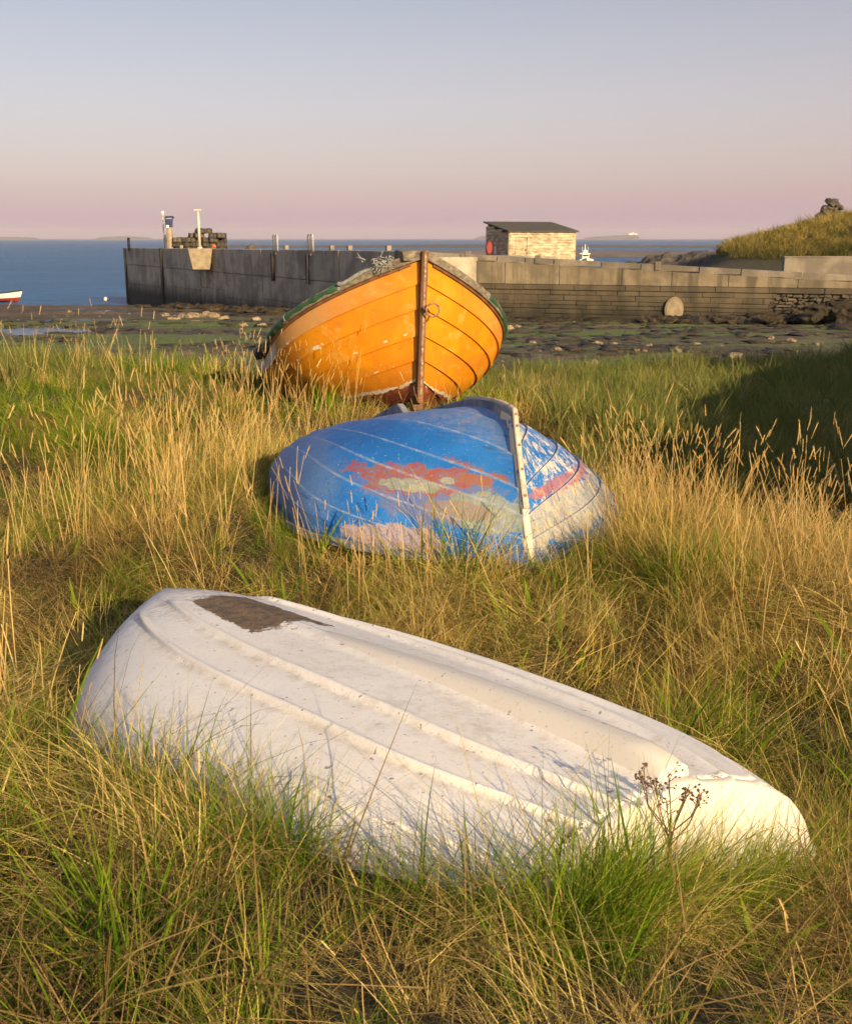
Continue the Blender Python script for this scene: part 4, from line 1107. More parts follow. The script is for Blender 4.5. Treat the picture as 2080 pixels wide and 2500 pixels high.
MB().tube([rp + Vector((-.01, .05, .01)), rp + Vector((.0, -.03, .0)), rp + Vector((.02, -.055, -.005)), rp + Vector((.012, -.03, -.03))], .015, 8).build('ring_bolt', M['rust'], ring_part, smooth=True)
for tn in (.97, .93, .88, .855, .76, .62, .5, .42):
    pn = Vector(to_world(hull(np.array(0.), np.array(tn), 1, QY) + np.array([-.10, 0, 0]), QY))
    MB().tube([pn, pn + Vector((0, -.008, 0))], .009, 6).build('nail', M['band'], stem)
# frayed rope tangled over the left gunwale near the bow
r3 = random.Random(4); rc = Vector(to_world(hull(np.array(.035), np.array(1.), 1, QY), QY)) + Vector((-.02, -.03, .07))
fr = MB()
for k in range(80):
    p = rc + Vector((r3.gauss(0, .06), r3.gauss(0, .035), r3.gauss(0, .022))); pts = [p]
    d_ = Vector((r3.gauss(0, 1), r3.gauss(0, .7), r3.gauss(0, .6))).normalized()
    for _ in range(7):
        d_ = (d_ + Vector((r3.gauss(0, .8), r3.gauss(0, .7), r3.gauss(0, .6) - .15))).normalized(); p = p + d_ * .017; pts.append(p)
    fr.tube(pts, [.0065 * (1 - .08 * i) for i in range(8)], 5)
fro = fr.build('frayed_rope', M['rope'], smooth=True); tag(fro, 'tangle of frayed grey rope hooked over the left gunwale of the yellow boat', 'rope')
rpts = [Vector(to_world(hull(np.array(s_), np.array(1.), 1, QY), QY)) + Vector((-.01, -.05 - .01 * math.sin(s_ * 90), .045 + .012 * math.sin(s_ * 140))) for s_ in np.linspace(.03, .088, 16)]
MB().tube(rpts, .02, 7).build('rope_end', M['rope'], fro, smooth=True)
for o in [c for c in fro.children]: o.matrix_parent_inverse = Matrix.Identity(4)

# ---- blue boat, upturned
bb = empty('blue_rowing_boat', (0.1, 5.9, 0.1), 'upturned blue clinker rowing boat with peeling paint, bow to the right', 'boat')
LB = [0.004] + LANDS_B + [1.0]
for side in (1, -1):
    for i in range(len(LB) - 1): plank(QB, side, LB[i], LB[i + 1], .014 if i else .003, .016, bb, M['blue'])
transom(QB, bb, M['blue'])
tt = np.linspace(1, 0, 40) ; stp = hull(np.zeros(40), tt, 1, QB); dd = path_dirs(stp, 1.0); dd = np.where(dd[:, :1] > 0, -dd, dd)
kp = hull(np.linspace(0, 1, 60), np.zeros(60), 1, QB); kd = path_dirs(kp, 1.0); kd = np.where(kd[:, 2:3] > 0, -kd, kd)
# smooth turn from stem to keel
allp = np.concatenate([stp, kp[1:]]); alld = np.concatenate([dd, kd[1:]])
for _ in range(6):
    alld[1:-1] = (alld[:-2] + 2 * alld[1:-1] + alld[2:]) / 4; alld /= np.linalg.norm(alld, axis=1, keepdims=True)
swept(allp[:42], QB, .034, .014, .03, bb, M['blue'], 'stem', alld[:42])
K1 = 40 + 34
swept(allp[36:K1], QB, .032, .040, .03, bb, M['keel_wood'], 'keel', alld[36:K1], taper=[min(1, .25 + .2 * i) if i < 5 else 1.0 for i in range(K1 - 36)])
swept(allp[18:54], QB, .028, .052, -.030, bb, M['band'], 'keel_band', alld[18:54], taper=[.55 + min(i, 20) * .0225 for i in range(36)])
nk = len(allp) - K1
swept(allp[K1 + 3:], QB, .045, .13, .03, bb, M['keel_wood'], 'skeg', alld[K1 + 3:], taper=[min(1.0, .12 + .18 * i) for i in range(nk - 3)])
def sheer_drop(s_): return .15 * np.clip(s_ / .35, 0, 1) ** .8
for side in (1, -1):
    ss = stations(56); P0_ = hull(ss, np.full(56, .985), side, QB); N_ = hnormal(ss, np.full(56, .96), side, QB); N_[:, 2] *= .2; N_ /= np.linalg.norm(N_, axis=1, keepdims=True)
    dz = np.stack([0 * ss, 0 * ss, sheer_drop(ss)], 1); lay_ = []
    for o_, f_ in ((.012, -.1), (.010, .5), (.006, 1.0), (-.010, 1.0), (-.008, -.1)): lay_.append(to_world(P0_ + N_ * o_ + dz * f_, QB))
    lay_.append(lay_[0]); uv_ = np.stack([np.tile(ss[:, None], (1, 6)), np.full((56, 6), .97 * side)], -1)
    mb = MB(); mb.grid(np.stack(lay_, 1), uv=uv_); mb.build('sheer_strake', M['blue'], bb, smooth=True, uv=True)
    G_ = to_world(P0_ + dz + N_ * .004, QB); fl = np.array([1, -1, -1]); U_ = np.tile((np.array([0, 0, 1.0]) * fl) @ rotm(QB).T, (56, 1)); NW = (N_ * fl) @ rotm(QB).T
    mb = MB(); mb.sweep(G_, NW, U_, [(-.02, -.02), (.022, -.02), (.022, .018), (-.02, .018)]); mb.build('gunwale', M['keel_wood'], bb, bevel=.005)
for i in range(20, 50, 4):
    P_ = Vector(to_world(allp[i], QB)); fl = np.array([1, -1, -1]); D_ = Vector(rotm(QB) @ (alld[i] * fl)); k_ = .052 * (.55 + min(i - 18, 20) * .0225)
    MB().tube([P_ + D_ * (k_ - .004), P_ + D_ * (k_ + .003)], .008, 7).build('rivet', M['rust'], bb)
for s_ in (.35, .6):
    a = to_world(hull(np.array(s_), np.array(.86), 1, QB), QB); b = to_world(hull(np.array(s_), np.array(.86), -1, QB), QB); a, b = Vector(a), Vector(b)
    dr_ = (b - a).normalized(); up = Vector((0, 0, 1)); fw = dr_.cross(up).normalized()
    MB().sweep([a, b], [fw, fw], [up, up], [(-.1, -.01), (.1, -.01), (.1, .01), (-.1, .01)]).build('thwart', M['inside'], bb)

# ---- white dinghy, upturned in the foreground
wd = empty('white_dinghy', (-.1, 2.6, 0.1), 'upturned white fibreglass dinghy with moulded ridges and a brown worn patch on its keel', 'boat')
T1, T2 = .1544, .3083
def gel_profile(Sg, Tg):
    fade = np.clip((Sg - .12) / .05, 0, 1); fade = fade * fade * (3 - 2 * fade); o = 0 * Sg
    for tc_, a, w_ in ((T1, .017, .0105), (T2, .016, .0115), (.56, .004, .02)):
        d = (Tg - tc_) / w_; o = o + a * np.where(d < 0, np.exp(-(np.abs(d) / 1.6) ** 2.2), np.exp(-(np.abs(d) / .7) ** 3)) * (fade if tc_ < .5 else np.clip((Sg - .3) / .1, 0, 1)) * (1 - .6 * np.clip((Sg - .93) / .06, 0, 1))
    # moulded keel, low at the bow and growing aft into a skeg
    kh = .010 * np.clip((Sg - .12) / .2, 0, 1)
    yv = np.abs(hull(Sg, Tg, 1, QW)[..., 1]); e_ = np.clip((.075 - yv) / .04, 0, 1); o = o + kh * e_ * e_ * (3 - 2 * e_)
    return o
n_s, n_t = 120, 190
ss = np.linspace(0, 1, n_s) ** 1.25; tt = np.linspace(0, 1, n_t) ** 1.25
Sg, Tg = np.meshgrid(ss, tt, indexing='ij'); mbw = MB()
for side in (1, -1):
    P = hull(Sg, Tg, side, QW); N = hnormal(Sg, np.maximum(Tg, .03), side, QW)
    w0 = np.clip(Tg / .05, 0, 1)[..., None]; N = N * w0 + np.array([0, 0, -1.0]) * (1 - w0); N /= np.linalg.norm(N, axis=-1, keepdims=True)
    off = gel_profile(Sg, Tg) + .004 * (fbm(Sg * 9 + side, Tg * 7, 61, 3) - .5)
    P = P + N * off[..., None]; mbw.grid(to_world(P, QW), flip=(side == 1), uv=np.stack([Sg, Tg * side], -1))
# the keel itself: a tapered moulding that deepens towards the stern
sk = np.linspace(.37, .997, 60); kc = hull(sk, np.zeros(60), 1, QW); KV = []
for i, s_ in enumerate(sk):
    h_ = .002 + .050 * min(1, (s_ - .37) / .63) ** .8 * (1 - .45 * max(0, (s_ - .955) / .045) ** 1.5); w0_ = .050 + .012 * s_; w1_ = .015 + .010 * s_
    w0_ *= min(1, .35 + 5 * (s_ - .37)); w1_ *= min(1, .4 + 5 * (s_ - .37))
    row = [(-w0_, .012), (-w0_ * .9, .0), (-w1_ * 1.8, -h_ * .72), (-w1_ * 1.15, -h_ * .95), (-w1_ * .5, -h_), (w1_ * .5, -h_), (w1_ * 1.15, -h_ * .95), (w1_ * 1.8, -h_ * .72), (w0_ * .9, .0), (w0_, .012)]
    KV.append([kc[i] + np.array([.0 if i < 59 else -.006, a_, b_]) for a_, b_ in row])
KW = to_world(np.array(KV), QW); mbk = MB(); mbk.grid(KW); n_ = len(mbk.v); mbk.add([tuple(p) for p in KW[-1]], [tuple(range(10))]); mbk.add([tuple(p) for p in KW[0]], [tuple(range(10))])
ko = mbk.build('keel', M['gel_plain'], wd, smooth=True); ko.data.set_sharp_from_angle(angle=R(50)) if hasattr(ko.data, 'set_sharp_from_angle') else None
# blunt bow closes onto the centreline
hu = mbw.build('hull', M['gel'], wd, smooth=True, uv=True)
bm = bmesh.new(); bm.from_mesh(hu.data); bmesh.ops.remove_doubles(bm, verts=bm.verts, dist=.0004)
bow_e = [e for e in bm.edges if e.is_boundary]
bm.to_mesh(hu.data); bm.free()
so = hu.modifiers.new('shell', 'SOLIDIFY'); so.thickness = .006; so.offset = -1
# transom with a softly rounded edge
def ring_at(dx, sc):
    t_ = np.linspace(0, 1, 60); out = []
    for side in (1, -1):
        p = hull(np.ones(60), t_, side, QW); Nn = hnormal(np.ones(60), np.maximum(t_, .03), side, QW); p = p + Nn * (gel_profile(np.ones(60), t_))[:, None]
        out.append(p)
    loop = np.concatenate([out[0][::-1], out[1][1:]]); c = np.array([loop[:, 0].mean(), 0, QW['hm'] * .75]); q2 = c + (loop - c) * np.array([1, sc, sc]); q2[:, 0] = loop[:, 0] + dx
    return q2
rings = [ring_at(0, 1.0), ring_at(.010, .997), ring_at(.018, .985), ring_at(.022, .96), ring_at(.024, .5), ring_at(.024, .02)]
mb = MB(); mb.grid(np.array([to_world(r_, QW) for r_ in rings])); mb.build('transom', M['gel_plain'], wd, smooth=True)
rings = [hull(np.zeros(40), np.linspace(0, 1, 40), 1, QW), hull(np.zeros(40), np.linspace(0, 1, 40), 1, QW) * np.array([1, .5, 1]) - np.array([.03, 0, 0]), hull(np.zeros(40), np.linspace(0, 1, 40), -1, QW) * np.array([1, .5, 1]) - np.array([.03, 0, 0]), hull(np.zeros(40), np.linspace(0, 1, 40), -1, QW)]
mb = MB(); mb.grid(np.array([to_world(r_, QW) for r_ in rings])); mb.build('stem', M['gel_plain'], wd, smooth=True)
for side in (1, -1): rail(QW, side, .0, 1.0, .99, (-.01, .022), (-.035, .0), wd, M['gel_plain'], 'gunwale')
a = to_world(hull(np.array(.5), np.array(.9), 1, QW), QW); b = to_world(hull(np.array(.5), np.array(.9), -1, QW), QW); a, b = Vector(a), Vector(b); dr_ = (b - a).normalized(); up = Vector((0, 0, 1)); fw = dr_.cross(up).normalized()
MB().sweep([a, b], [fw, fw], [up, up], [(-.12, -.012), (.12, -.012), (.12, .012), (-.12, .012)]).build('thwart', M['gel_plain'], wd)


# ------------------------------------------------------------------ grass
def mat_grass(name, stops, trans=.35, patch=.5, tip=None, rough_scale=.7):
    t = NT(name)
    a = t.new('Attribute'); a.attribute_name = 'rnd'; h = t.new('Attribute'); h.attribute_name = 'hgt'
    oi = t.new('ObjectInfo').outputs['Random']; nz = t.noise(t.pos(), rough_scale, 3, .5)
    f = t.math('ADD', t.math('MULTIPLY', a.outputs['Fac'], 1 - patch), t.math('MULTIPLY', t.math('ADD', t.math('MULTIPLY', oi, .4), t.math('MULTIPLY', t.step(nz, .3, .7), .6)), patch))
    c = t.ramp(f, stops)
    if tip is not None: c = t.mix(t.math('MULTIPLY', t.step(h.outputs['Fac'], .35, 1.0), .7), c, tip)
    d = t.new('BsdfDiffuse'); t.put(d.inputs[0], c); tr = t.new('BsdfTranslucent'); t.put(tr.inputs[0], c)
    mx = t.new('MixShader'); mx.inputs[0].default_value = trans; t.l.new(d.outputs[0], mx.inputs[1]); t.l.new(tr.outputs[0], mx.inputs[2])
    t.l.new(mx.outputs[0], t.out.inputs['Surface']); return t.m


M['g_green'] = mat_grass('green_grass', [(0, (.030, .090, .005)), (.45, (.090, .19, .010)), (.75, (.20, .30, .018)), (1, (.42, .40, .05))], .45, .45, (.27, .33, .03))
M['g_straw'] = mat_grass('dry_grass', [(0, (.15, .15, .02)), (.2, (.38, .29, .06)), (.55, (.66, .49, .14)), (1, (.88, .69, .29))], .3, .4)
M['g_stalk'] = mat_grass('grass_stalks', [(0, (.48, .32, .11)), (.6, (.64, .46, .19)), (1, (.74, .56, .27))], .25, .3)
M['g_dull'] = mat_grass('shore_grass', [(0, (.07, .12, .025)), (.5, (.18, .20, .050)), (1, (.44, .34, .14))], .35, .5)


class Tuft:
    def __init__(self): self.v, self.f, self.r, self.h, self.n = [], [], [], [], 0

    def blade(self, base, az, length, width, e0, e1, segs=4, rnd=.5, twist=0.0, prof=None):
        e = np.linspace(e0, e1, segs + 1); st = length / segs
        d = np.array([math.cos(az), math.sin(az)]); p = np.array(base, float); w_dir = np.array([-d[1], d[0], 0])
        c, s = math.cos(twist), math.sin(twist); w_dir = np.array([w_dir[0] * c - w_dir[1] * s, w_dir[0] * s + w_dir[1] * c, 0])
        for i in range(segs + 1):
            u = i / segs; w = width * ((1 - u) ** .6 if prof is None else prof[i])
            if i == segs and prof is None: self.v.append(p.copy()); self.r.append(rnd); self.h.append(u)
            else:
                self.v += [p - w_dir * w / 2, p + w_dir * w / 2]; self.r += [rnd, rnd]; self.h += [u, u]
            em = (e[i] + e[min(i + 1, segs)]) / 2
            p = p + st * np.array([d[0] * math.cos(em), d[1] * math.cos(em), math.sin(em)])
        n = self.n
        for i in range(segs):
            if i == segs - 1 and prof is None: self.f.append((n + 2 * i, n + 2 * i + 1, n + 2 * i + 2))
            else: self.f.append((n + 2 * i, n + 2 * i + 1, n + 2 * i + 3, n + 2 * i + 2))
        self.n = len(self.v); return p

    def obj(self, name, mat, col):
        me = bpy.data.meshes.new(name); me.from_pydata([tuple(p) for p in self.v], [], self.f)
        for nm, dat in (('rnd', self.r), ('hgt', self.h)):
            at_ = me.attributes.new(nm, 'FLOAT', 'POINT'); at_.data.foreach_set('value', np.array(dat, np.float32))
        me.materials.append(mat); o = bpy.data.objects.new(name, me); col.objects.link(o); return o


rr = random.Random(77); U = rr.uniform


def tuft_green(n=66, rad=.07, lo=.13, hi=.38, w=.0028):
    t = Tuft(); lean = U(0, 6.3)
    for _ in range(n):
        a = U(0, 6.3); r = rad * math.sqrt(U(0, 1)); e0 = R(U(62, 89))
        t.blade((r * math.cos(a), r * math.sin(a), -.02), a + U(-.9, .9) if U(0, 1) < .6 else lean + U(-.5, .5), U(lo, hi), w * (U(.55, 1.2) if U(0, 1) < .84 else U(1.6, 3.2)), e0, e0 - R(U(10, 95)), 4, U(0, 1), U(-1, 1))
    return t


def tuft_straw(n=78, rad=.08, lo=.18, hi=.52, w=.0018):
    t = Tuft(); lean = U(0, 6.3)
    for _ in range(n):
        a = U(0, 6.3); r = rad * math.sqrt(U(0, 1)); e0 = R(U(42, 84))
        t.blade((r * math.cos(a), r * math.sin(a), -.02), a + U(-1.0, 1.0) if U(0, 1) < .6 else lean + U(-.7, .7), U(lo, hi), w * U(.6, 1.5), e0, e0 - R(U(25, 140)), 5, U(0, 1), U(-1, 1))
    return t


def tuft_thatch(n=60, rad=.16):
    t = Tuft(); lean = U(0, 6.3)
    for _ in range(n):
        a = U(0, 6.3); r = rad * math.sqrt(U(0, 1)); e0 = R(U(5, 50))
        t.blade((r * math.cos(a), r * math.sin(a), U(0, .07)), lean + U(-1.0, 1.0) + (math.pi if U(0, 1) < .3 else 0), U(.12, .34), .0022 * U(.7, 1.4), e0, e0 - R(U(5, 70)), 3, U(0, 1), U(-1, 1))
    return t


def tuft_leaf(n=7):
    t = Tuft()
    for _ in range(n):
        a = U(0, 6.3); L = U(.10, .30); e0 = R(U(45, 85)); wl = U(.009, .019)
        t.blade((.02 * math.cos(a), .02 * math.sin(a), -.01), a, L, wl, e0, e0 - R(U(20, 80)), 7, U(.2, .8), U(-.6, .6), [.35, .7, .95, 1, .9, .65, .35, .05])
    return t


def tuft_mat(n=64, rad=.14):
    t = Tuft(); lean = U(0, 6.3)
    for _ in range(n):
        a = U(0, 6.3); r = rad * math.sqrt(U(0, 1)); e0 = R(U(8, 48))
        t.blade((r * math.cos(a), r * math.sin(a), U(.03, .17)), lean + U(-.55, .55), U(.16, .40), .0019 * U(.7, 1.4), e0, e0 - R(U(25, 85)), 4, U(0, 1), U(-1, 1))
    return t


def tuft_stalk(n=6, rad=.10, lo=.45, hi=.82, head=True, sw=.0040, hw=.0058):
    t = Tuft()
    for _ in range(n):
        a = U(0, 6.3); r = rad * math.sqrt(U(0, 1)); L = U(lo, hi); az = U(0, 6.3); e0 = R(U(72, 90)); e1 = e0 - R(U(0, 22)); rd = U(0, 1); w = sw * U(.8, 1.25)
        b = (r * math.cos(a), r * math.sin(a), -.02); tw = U(-1, 1)
        p = t.blade(b, az, L, w, e0, e1, 5, rd, tw, [1, .95, .9, .85, .8, .7]); t.blade(b, az, L, w, e0, e1, 5, rd, tw + 1.57, [1, .95, .9, .85, .8, .7])
        if head and U(0, 1) < (.8 if sw > .003 else .5):
            hl = U(.07, .13) * (1 if sw > .003 else .6); pr = [.5, 1, .75, 1, .7, .9, .5, .1]
            for k in range(3): t.blade(p, az, hl, hw * U(.8, 1.2), e1, e1 - R(U(-4, 10)), 7, rd, tw + k * 1.05, pr)
            for k in range(7):
                q = p + np.array([math.cos(az) * math.cos(e1), math.sin(az) * math.cos(e1), math.sin(e1)]) * hl * k / 7
                t.blade(q, U(0, 6.3), .011 if sw > .003 else .007, .003 if sw > .003 else .0016, R(U(55, 80)), R(70), 2, rd, 0)
        if U(0, 1) < .6:   # a dead leaf hanging off the stalk
            t.blade((b[0], b[1], L * U(.2, .5)), U(0, 6.3), U(.1, .22), .003, R(50), R(-40), 4, rd)
    return t


def variants(name, fn, mat, n):
    col = bpy.data.collections.new(name)
    for k in range(n): fn().obj('%s_%02d' % (name, k), mat, col)
    return col


C_green = variants('green_tuft', tuft_green, M['g_green'], 7)
C_straw = variants('straw_tuft', tuft_straw, M['g_straw'], 7)
C_green2 = variants('green_tuft_coarse', lambda: tuft_green(34, .11, .16, .42, .0068), M['g_green'], 5)
C_straw2 = variants('straw_tuft_coarse', lambda: tuft_straw(34, .11, .22, .58, .0050), M['g_straw'], 5)
M['g_thatch'] = mat_grass('dead_thatch', [(0, (.06, .044, .016)), (.5, (.17, .115, .042)), (1, (.42, .29, .11))], .2, .4)
C_thatch = variants('thatch', tuft_thatch, M['g_thatch'], 5)
C_leaf = variants('broad_leaf', tuft_leaf, M['g_green'], 6)
C_mat = variants('straw_mat', tuft_mat, M['g_straw'], 6)
C_stalk = variants('stalk_tuft', tuft_stalk, M['g_stalk'], 8)
C_short = variants('short_stalk_tuft', lambda: tuft_stalk(3, .10, .22, .42, True, .0026, .0038), M['g_stalk'], 8)
C_far = variants('shore_tuft', lambda: tuft_green(46, .14, .14, .42, .0075), M['g_dull'], 5)


def gn_scatter(name, col, pts, rots, scls, idx, mat, label=None):
    me = bpy.data.meshes.new(name); me.from_pydata([tuple(p) for p in pts], [], [])
    for nm, ty, key, dat in (('rot', 'FLOAT_VECTOR', 'vector', np.array(rots, np.float32).ravel()), ('scl', 'FLOAT_VECTOR', 'vector', np.array(scls, np.float32).ravel()), ('idx', 'INT', 'value', np.array(idx, np.int32))):
        a = me.attributes.new(nm, ty, 'POINT'); a.data.foreach_set(key, dat)
    o = bpy.data.objects.new(name, me); COL.objects.link(o); me.materials.append(mat); ORIGIN[o.name] = Vector((0, 0, 0))
    g = bpy.data.node_groups.new(name, 'GeometryNodeTree')
    g.interface.new_socket('Geometry', in_out='INPUT', socket_type='NodeSocketGeometry'); g.interface.new_socket('Geometry', in_out='OUTPUT', socket_type='NodeSocketGeometry')
    N = g.nodes; gi, go = N.new('NodeGroupInput'), N.new('NodeGroupOutput')
    ci = N.new('GeometryNodeCollectionInfo'); ci.inputs['Collection'].default_value = col; ci.inputs['Separate Children'].default_value = True; ci.inputs['Reset Children'].default_value = True
    ip = N.new('GeometryNodeInstanceOnPoints'); ip.inputs['Pick Instance'].default_value = True
    def attr(nm, ty):
        n = N.new('GeometryNodeInputNamedAttribute'); n.data_type = ty; n.inputs['Name'].default_value = nm; return n.outputs['Attribute']
    L = g.links; L.new(gi.outputs[0], ip.inputs['Points']); L.new(ci.outputs[0], ip.inputs['Instance'])
    L.new(attr('rot', 'FLOAT_VECTOR'), ip.inputs['Rotation']); L.new(attr('scl', 'FLOAT_VECTOR'), ip.inputs['Scale']); L.new(attr('idx', 'INT'), ip.inputs['Instance Index'])
    L.new(ip.outputs[0], go.inputs[0])
    md = o.modifiers.new('scatter', 'NODES'); md.node_group = g
    o['kind'] = 'stuff'
    if label: o['label'] = label
    return o


def outline(q, n=40, infl=1.0):
    ss_ = np.linspace(0, 1, n); a = to_world(hull(ss_, np.ones(n), 1, q), q)[:, :2]; b = to_world(hull(ss_, np.ones(n), -1, q), q)[::-1, :2]
    P = np.concatenate([a, b]); c = P.mean(0); return c + (P - c) * infl


def inside(poly, x, y):
    r = np.zeros(len(x), bool); j = len(poly) - 1
    for i in range(len(poly)):
        xi, yi = poly[i]; xj, yj = poly[j]
        with np.errstate(divide='ignore', invalid='ignore'):
            r ^= ((yi > y) != (yj > y)) & (x < (xj - xi) * (y - yi) / (yj - yi + 1e-12) + xi)
        j = i
    return r


POLY = [outline(QW, infl=1.0), outline(QB, infl=.98), outline(QY, infl=.9)]


def wedge(n_per, y0, y1, margin=.7):
    """random points on the bank within and a little beyond the field of view"""
    area = (0.42 * (y1 ** 2 - y0 ** 2)) + 2 * margin * (y1 - y0); n = int(area * n_per * 1.0)
    y = np.sqrt(rng.uniform(y0 ** 2, y1 ** 2, n)); x = rng.uniform(-1, 1, n) * (0.42 * y + margin)
    keep = np.ones(n, bool)
    for P in POLY: keep &= ~inside(P, x, y)
    keep &= y < edge_y(x) + .6
    return x[keep], y[keep]


# tussocks: every tuft leans out from the middle of the clump it belongs to
NT_ = 2600
TX = rng.uniform(-11, 11, NT_); TY = rng.uniform(.4, 21, NT_); TR = rng.uniform(.22, .55, NT_); TDRY = rng.uniform(0, 1, NT_); TH = rng.uniform(.55, 1.35, NT_)


def tussock(x, y):
    i = np.empty(len(x), int); d = np.empty(len(x))
    for a in range(0, len(x), 2000):
        D = ((x[a:a + 2000, None] - TX) ** 2 + (y[a:a + 2000, None] - TY) ** 2) / TR ** 2
        i[a:a + 2000] = D.argmin(1); d[a:a + 2000] = np.sqrt(D.min(1))
    return i, d


def emit(name, col, ncol, x, y, base_scale, mat, label, hvar=.3, tilt=.16, hfn=None, zoff=0.0, groundfn=ground, clump=False):
    n = len(x); z = groundfn(x, y) + zoff
    sc = base_scale * rng.uniform(1 - hvar, 1 + hvar, n)
    if hfn is not None: sc = sc * hfn(x, y)
    lx, ly = rng.normal(0, tilt, n), rng.normal(0, tilt, n)
    if clump:
        i, d = tussock(x, y); sc = sc * TH[i] * np.clip(1.30 - .62 * d, .30, 1.3)
        k = np.clip(d, 0, 1.3) * .75; ox, oy = (x - TX[i]) / (TR[i] * np.maximum(d, .05)), (y - TY[i]) / (TR[i] * np.maximum(d, .05)); lx, ly = lx + ox * k, ly + oy * k
    ok = sc > .12; x, y, z, sc, lx, ly = x[ok], y[ok], z[ok], sc[ok], lx[ok], ly[ok]; n = len(x)
    rot = np.zeros((n, 3)); sp = rng.uniform(0, 6.283, n)
    for j in range(n):
        up = Vector((lx[j], ly[j], 1)); q_ = Vector((0, 0, 1)).rotation_difference(up); rot[j] = (q_.to_matrix() @ Matrix.Rotation(sp[j], 3, 'Z')).to_euler()[:]
    S3 = np.stack([sc * rng.uniform(.9, 1.15, n), sc * rng.uniform(.9, 1.15, n), sc], 1)
    return gn_scatter(name, col, np.stack([x, y, z], 1), rot, S3, rng.integers(0, ncol, n), mat, label)


def lee(x, y):
    """1 on the low dark ground behind the right hand clumps, 0 elsewhere"""
    return np.clip((.85 * (x - 1.4) + .5 * (y - 5.6) + .12) / .45, 0, 1) * np.clip((x - .9 + .25 * np.clip(9 - y, 0, 9)) / .6, 0, 1)


hump_f = lambda x, y: .44 + .80 * np.clip((fbm(x * 1.1 + 3, y * 1.1, 14, 3) - .30) / .40, 0, 1) ** 1.3
dry_f = lambda x, y: np.clip((fbm(x * .55 + 20, y * .55, 19, 3) - .40) / .26, 0, 1)
def near_cut(x, y):     # the turf just in front of the camera is short
    return np.clip(.45 + .8 * (y - 1.05), .45, .95)


def bare(x, y):      # shorter grass right in front of the yellow boat
    return 1 - .45 * np.exp(-(((x + .2) / 1.3) ** 2 + ((y - 9.6) / .9) ** 2))


XS, YS = [], []
def dens(y0, y1, d): return wedge(d, y0, y1)
def collect(*bands):
    a = [dens(*b) for b in bands]; return np.concatenate([p[0] for p in a]), np.concatenate([p[1] for p in a])


BX = None
x, y = collect((.8, 4.5, 105), (4.5, 8.5, 66), (8.5, 20, 38))
i_, d_ = tussock(x, y); w = np.clip(.45 * TDRY[i_] + .7 * dry_f(x, y) - .1 + .12 * (1 - d_), 0, 1)
k = rng.uniform(0, 1, len(x)) < (1.0 - .75 * w) * (1 - .55 * lee(x, y))
kn = k & (y < 8.5); kf = k & (y >= 8.5)
emit('green_grass', C_green, 7, x[kn], y[kn], 0.86, M['g_green'], 'green grass tufts covering the bank', hfn=lambda a, b: hump_f(a, b) * near_cut(a, b) * (1 - .45 * lee(a, b)) * bare(a, b), clump=True)
emit('far_green_grass', C_green2, 5, x[kf], y[kf], 0.86, M['g_green'], 'green grass tufts covering the bank beyond the blue boat', hfn=lambda a, b: hump_f(a, b) * near_cut(a, b) * (1 - .45 * lee(a, b)) * bare(a, b), clump=True)
x, y = collect((.8, 4.5, 84), (4.5, 8.5, 58), (8.5, 20, 30))
i_, d_ = tussock(x, y); w = np.clip(.45 * TDRY[i_] + .7 * dry_f(x, y) - .1 + .12 * (1 - d_), 0, 1)
k = rng.uniform(0, 1, len(x)) < (.12 + .88 * w) * (1 - .55 * lee(x, y))
kn = k & (y < 8.5); kf = k & (y >= 8.5)
emit('dry_grass', C_straw, 7, x[kn], y[kn], 0.8, M['g_straw'], 'straw coloured dry grass tufts on the bank', hfn=lambda a, b: hump_f(a, b) * near_cut(a, b) * (1 - .45 * lee(a, b)) * bare(a, b), clump=True)
emit('far_dry_grass', C_straw2, 5, x[kf], y[kf], 0.8, M['g_straw'], 'straw coloured dry grass tufts on the bank beyond the blue boat', hfn=lambda a, b: hump_f(a, b) * near_cut(a, b) * (1 - .45 * lee(a, b)) * bare(a, b), clump=True)
x, y = collect((.8, 5, 44), (5, 10, 24), (10, 20, 8))
emit('grass_thatch', C_thatch, 5, x, y, 1.0, M['g_straw'], 'flattened dead grass between the tufts', tilt=.2, zoff=.01)


x, y = collect((.9, 5, 34), (5, 9, 22))
i_, d_ = tussock(x, y); w = np.clip(.5 * TDRY[i_] + .75 * dry_f(x, y) - .15, 0, 1); k = (rng.uniform(0, 1, len(x)) < w) & (lee(x, y) < .5)
emit('matted_grass', C_mat, 6, x[k], y[k], .9, M['g_straw'], 'bent over straw lying in mats on the tussocks', tilt=.2, hfn=lambda a, b: near_cut(a, b))


x, y = collect((.9, 5, 7), (5, 9, 4))
emit('broad_leaved_weeds', C_leaf, 6, x, y, 1.0, M['g_green'], 'broad green leaves scattered in the grass', tilt=.15, hfn=lambda a, b: near_cut(a, b))
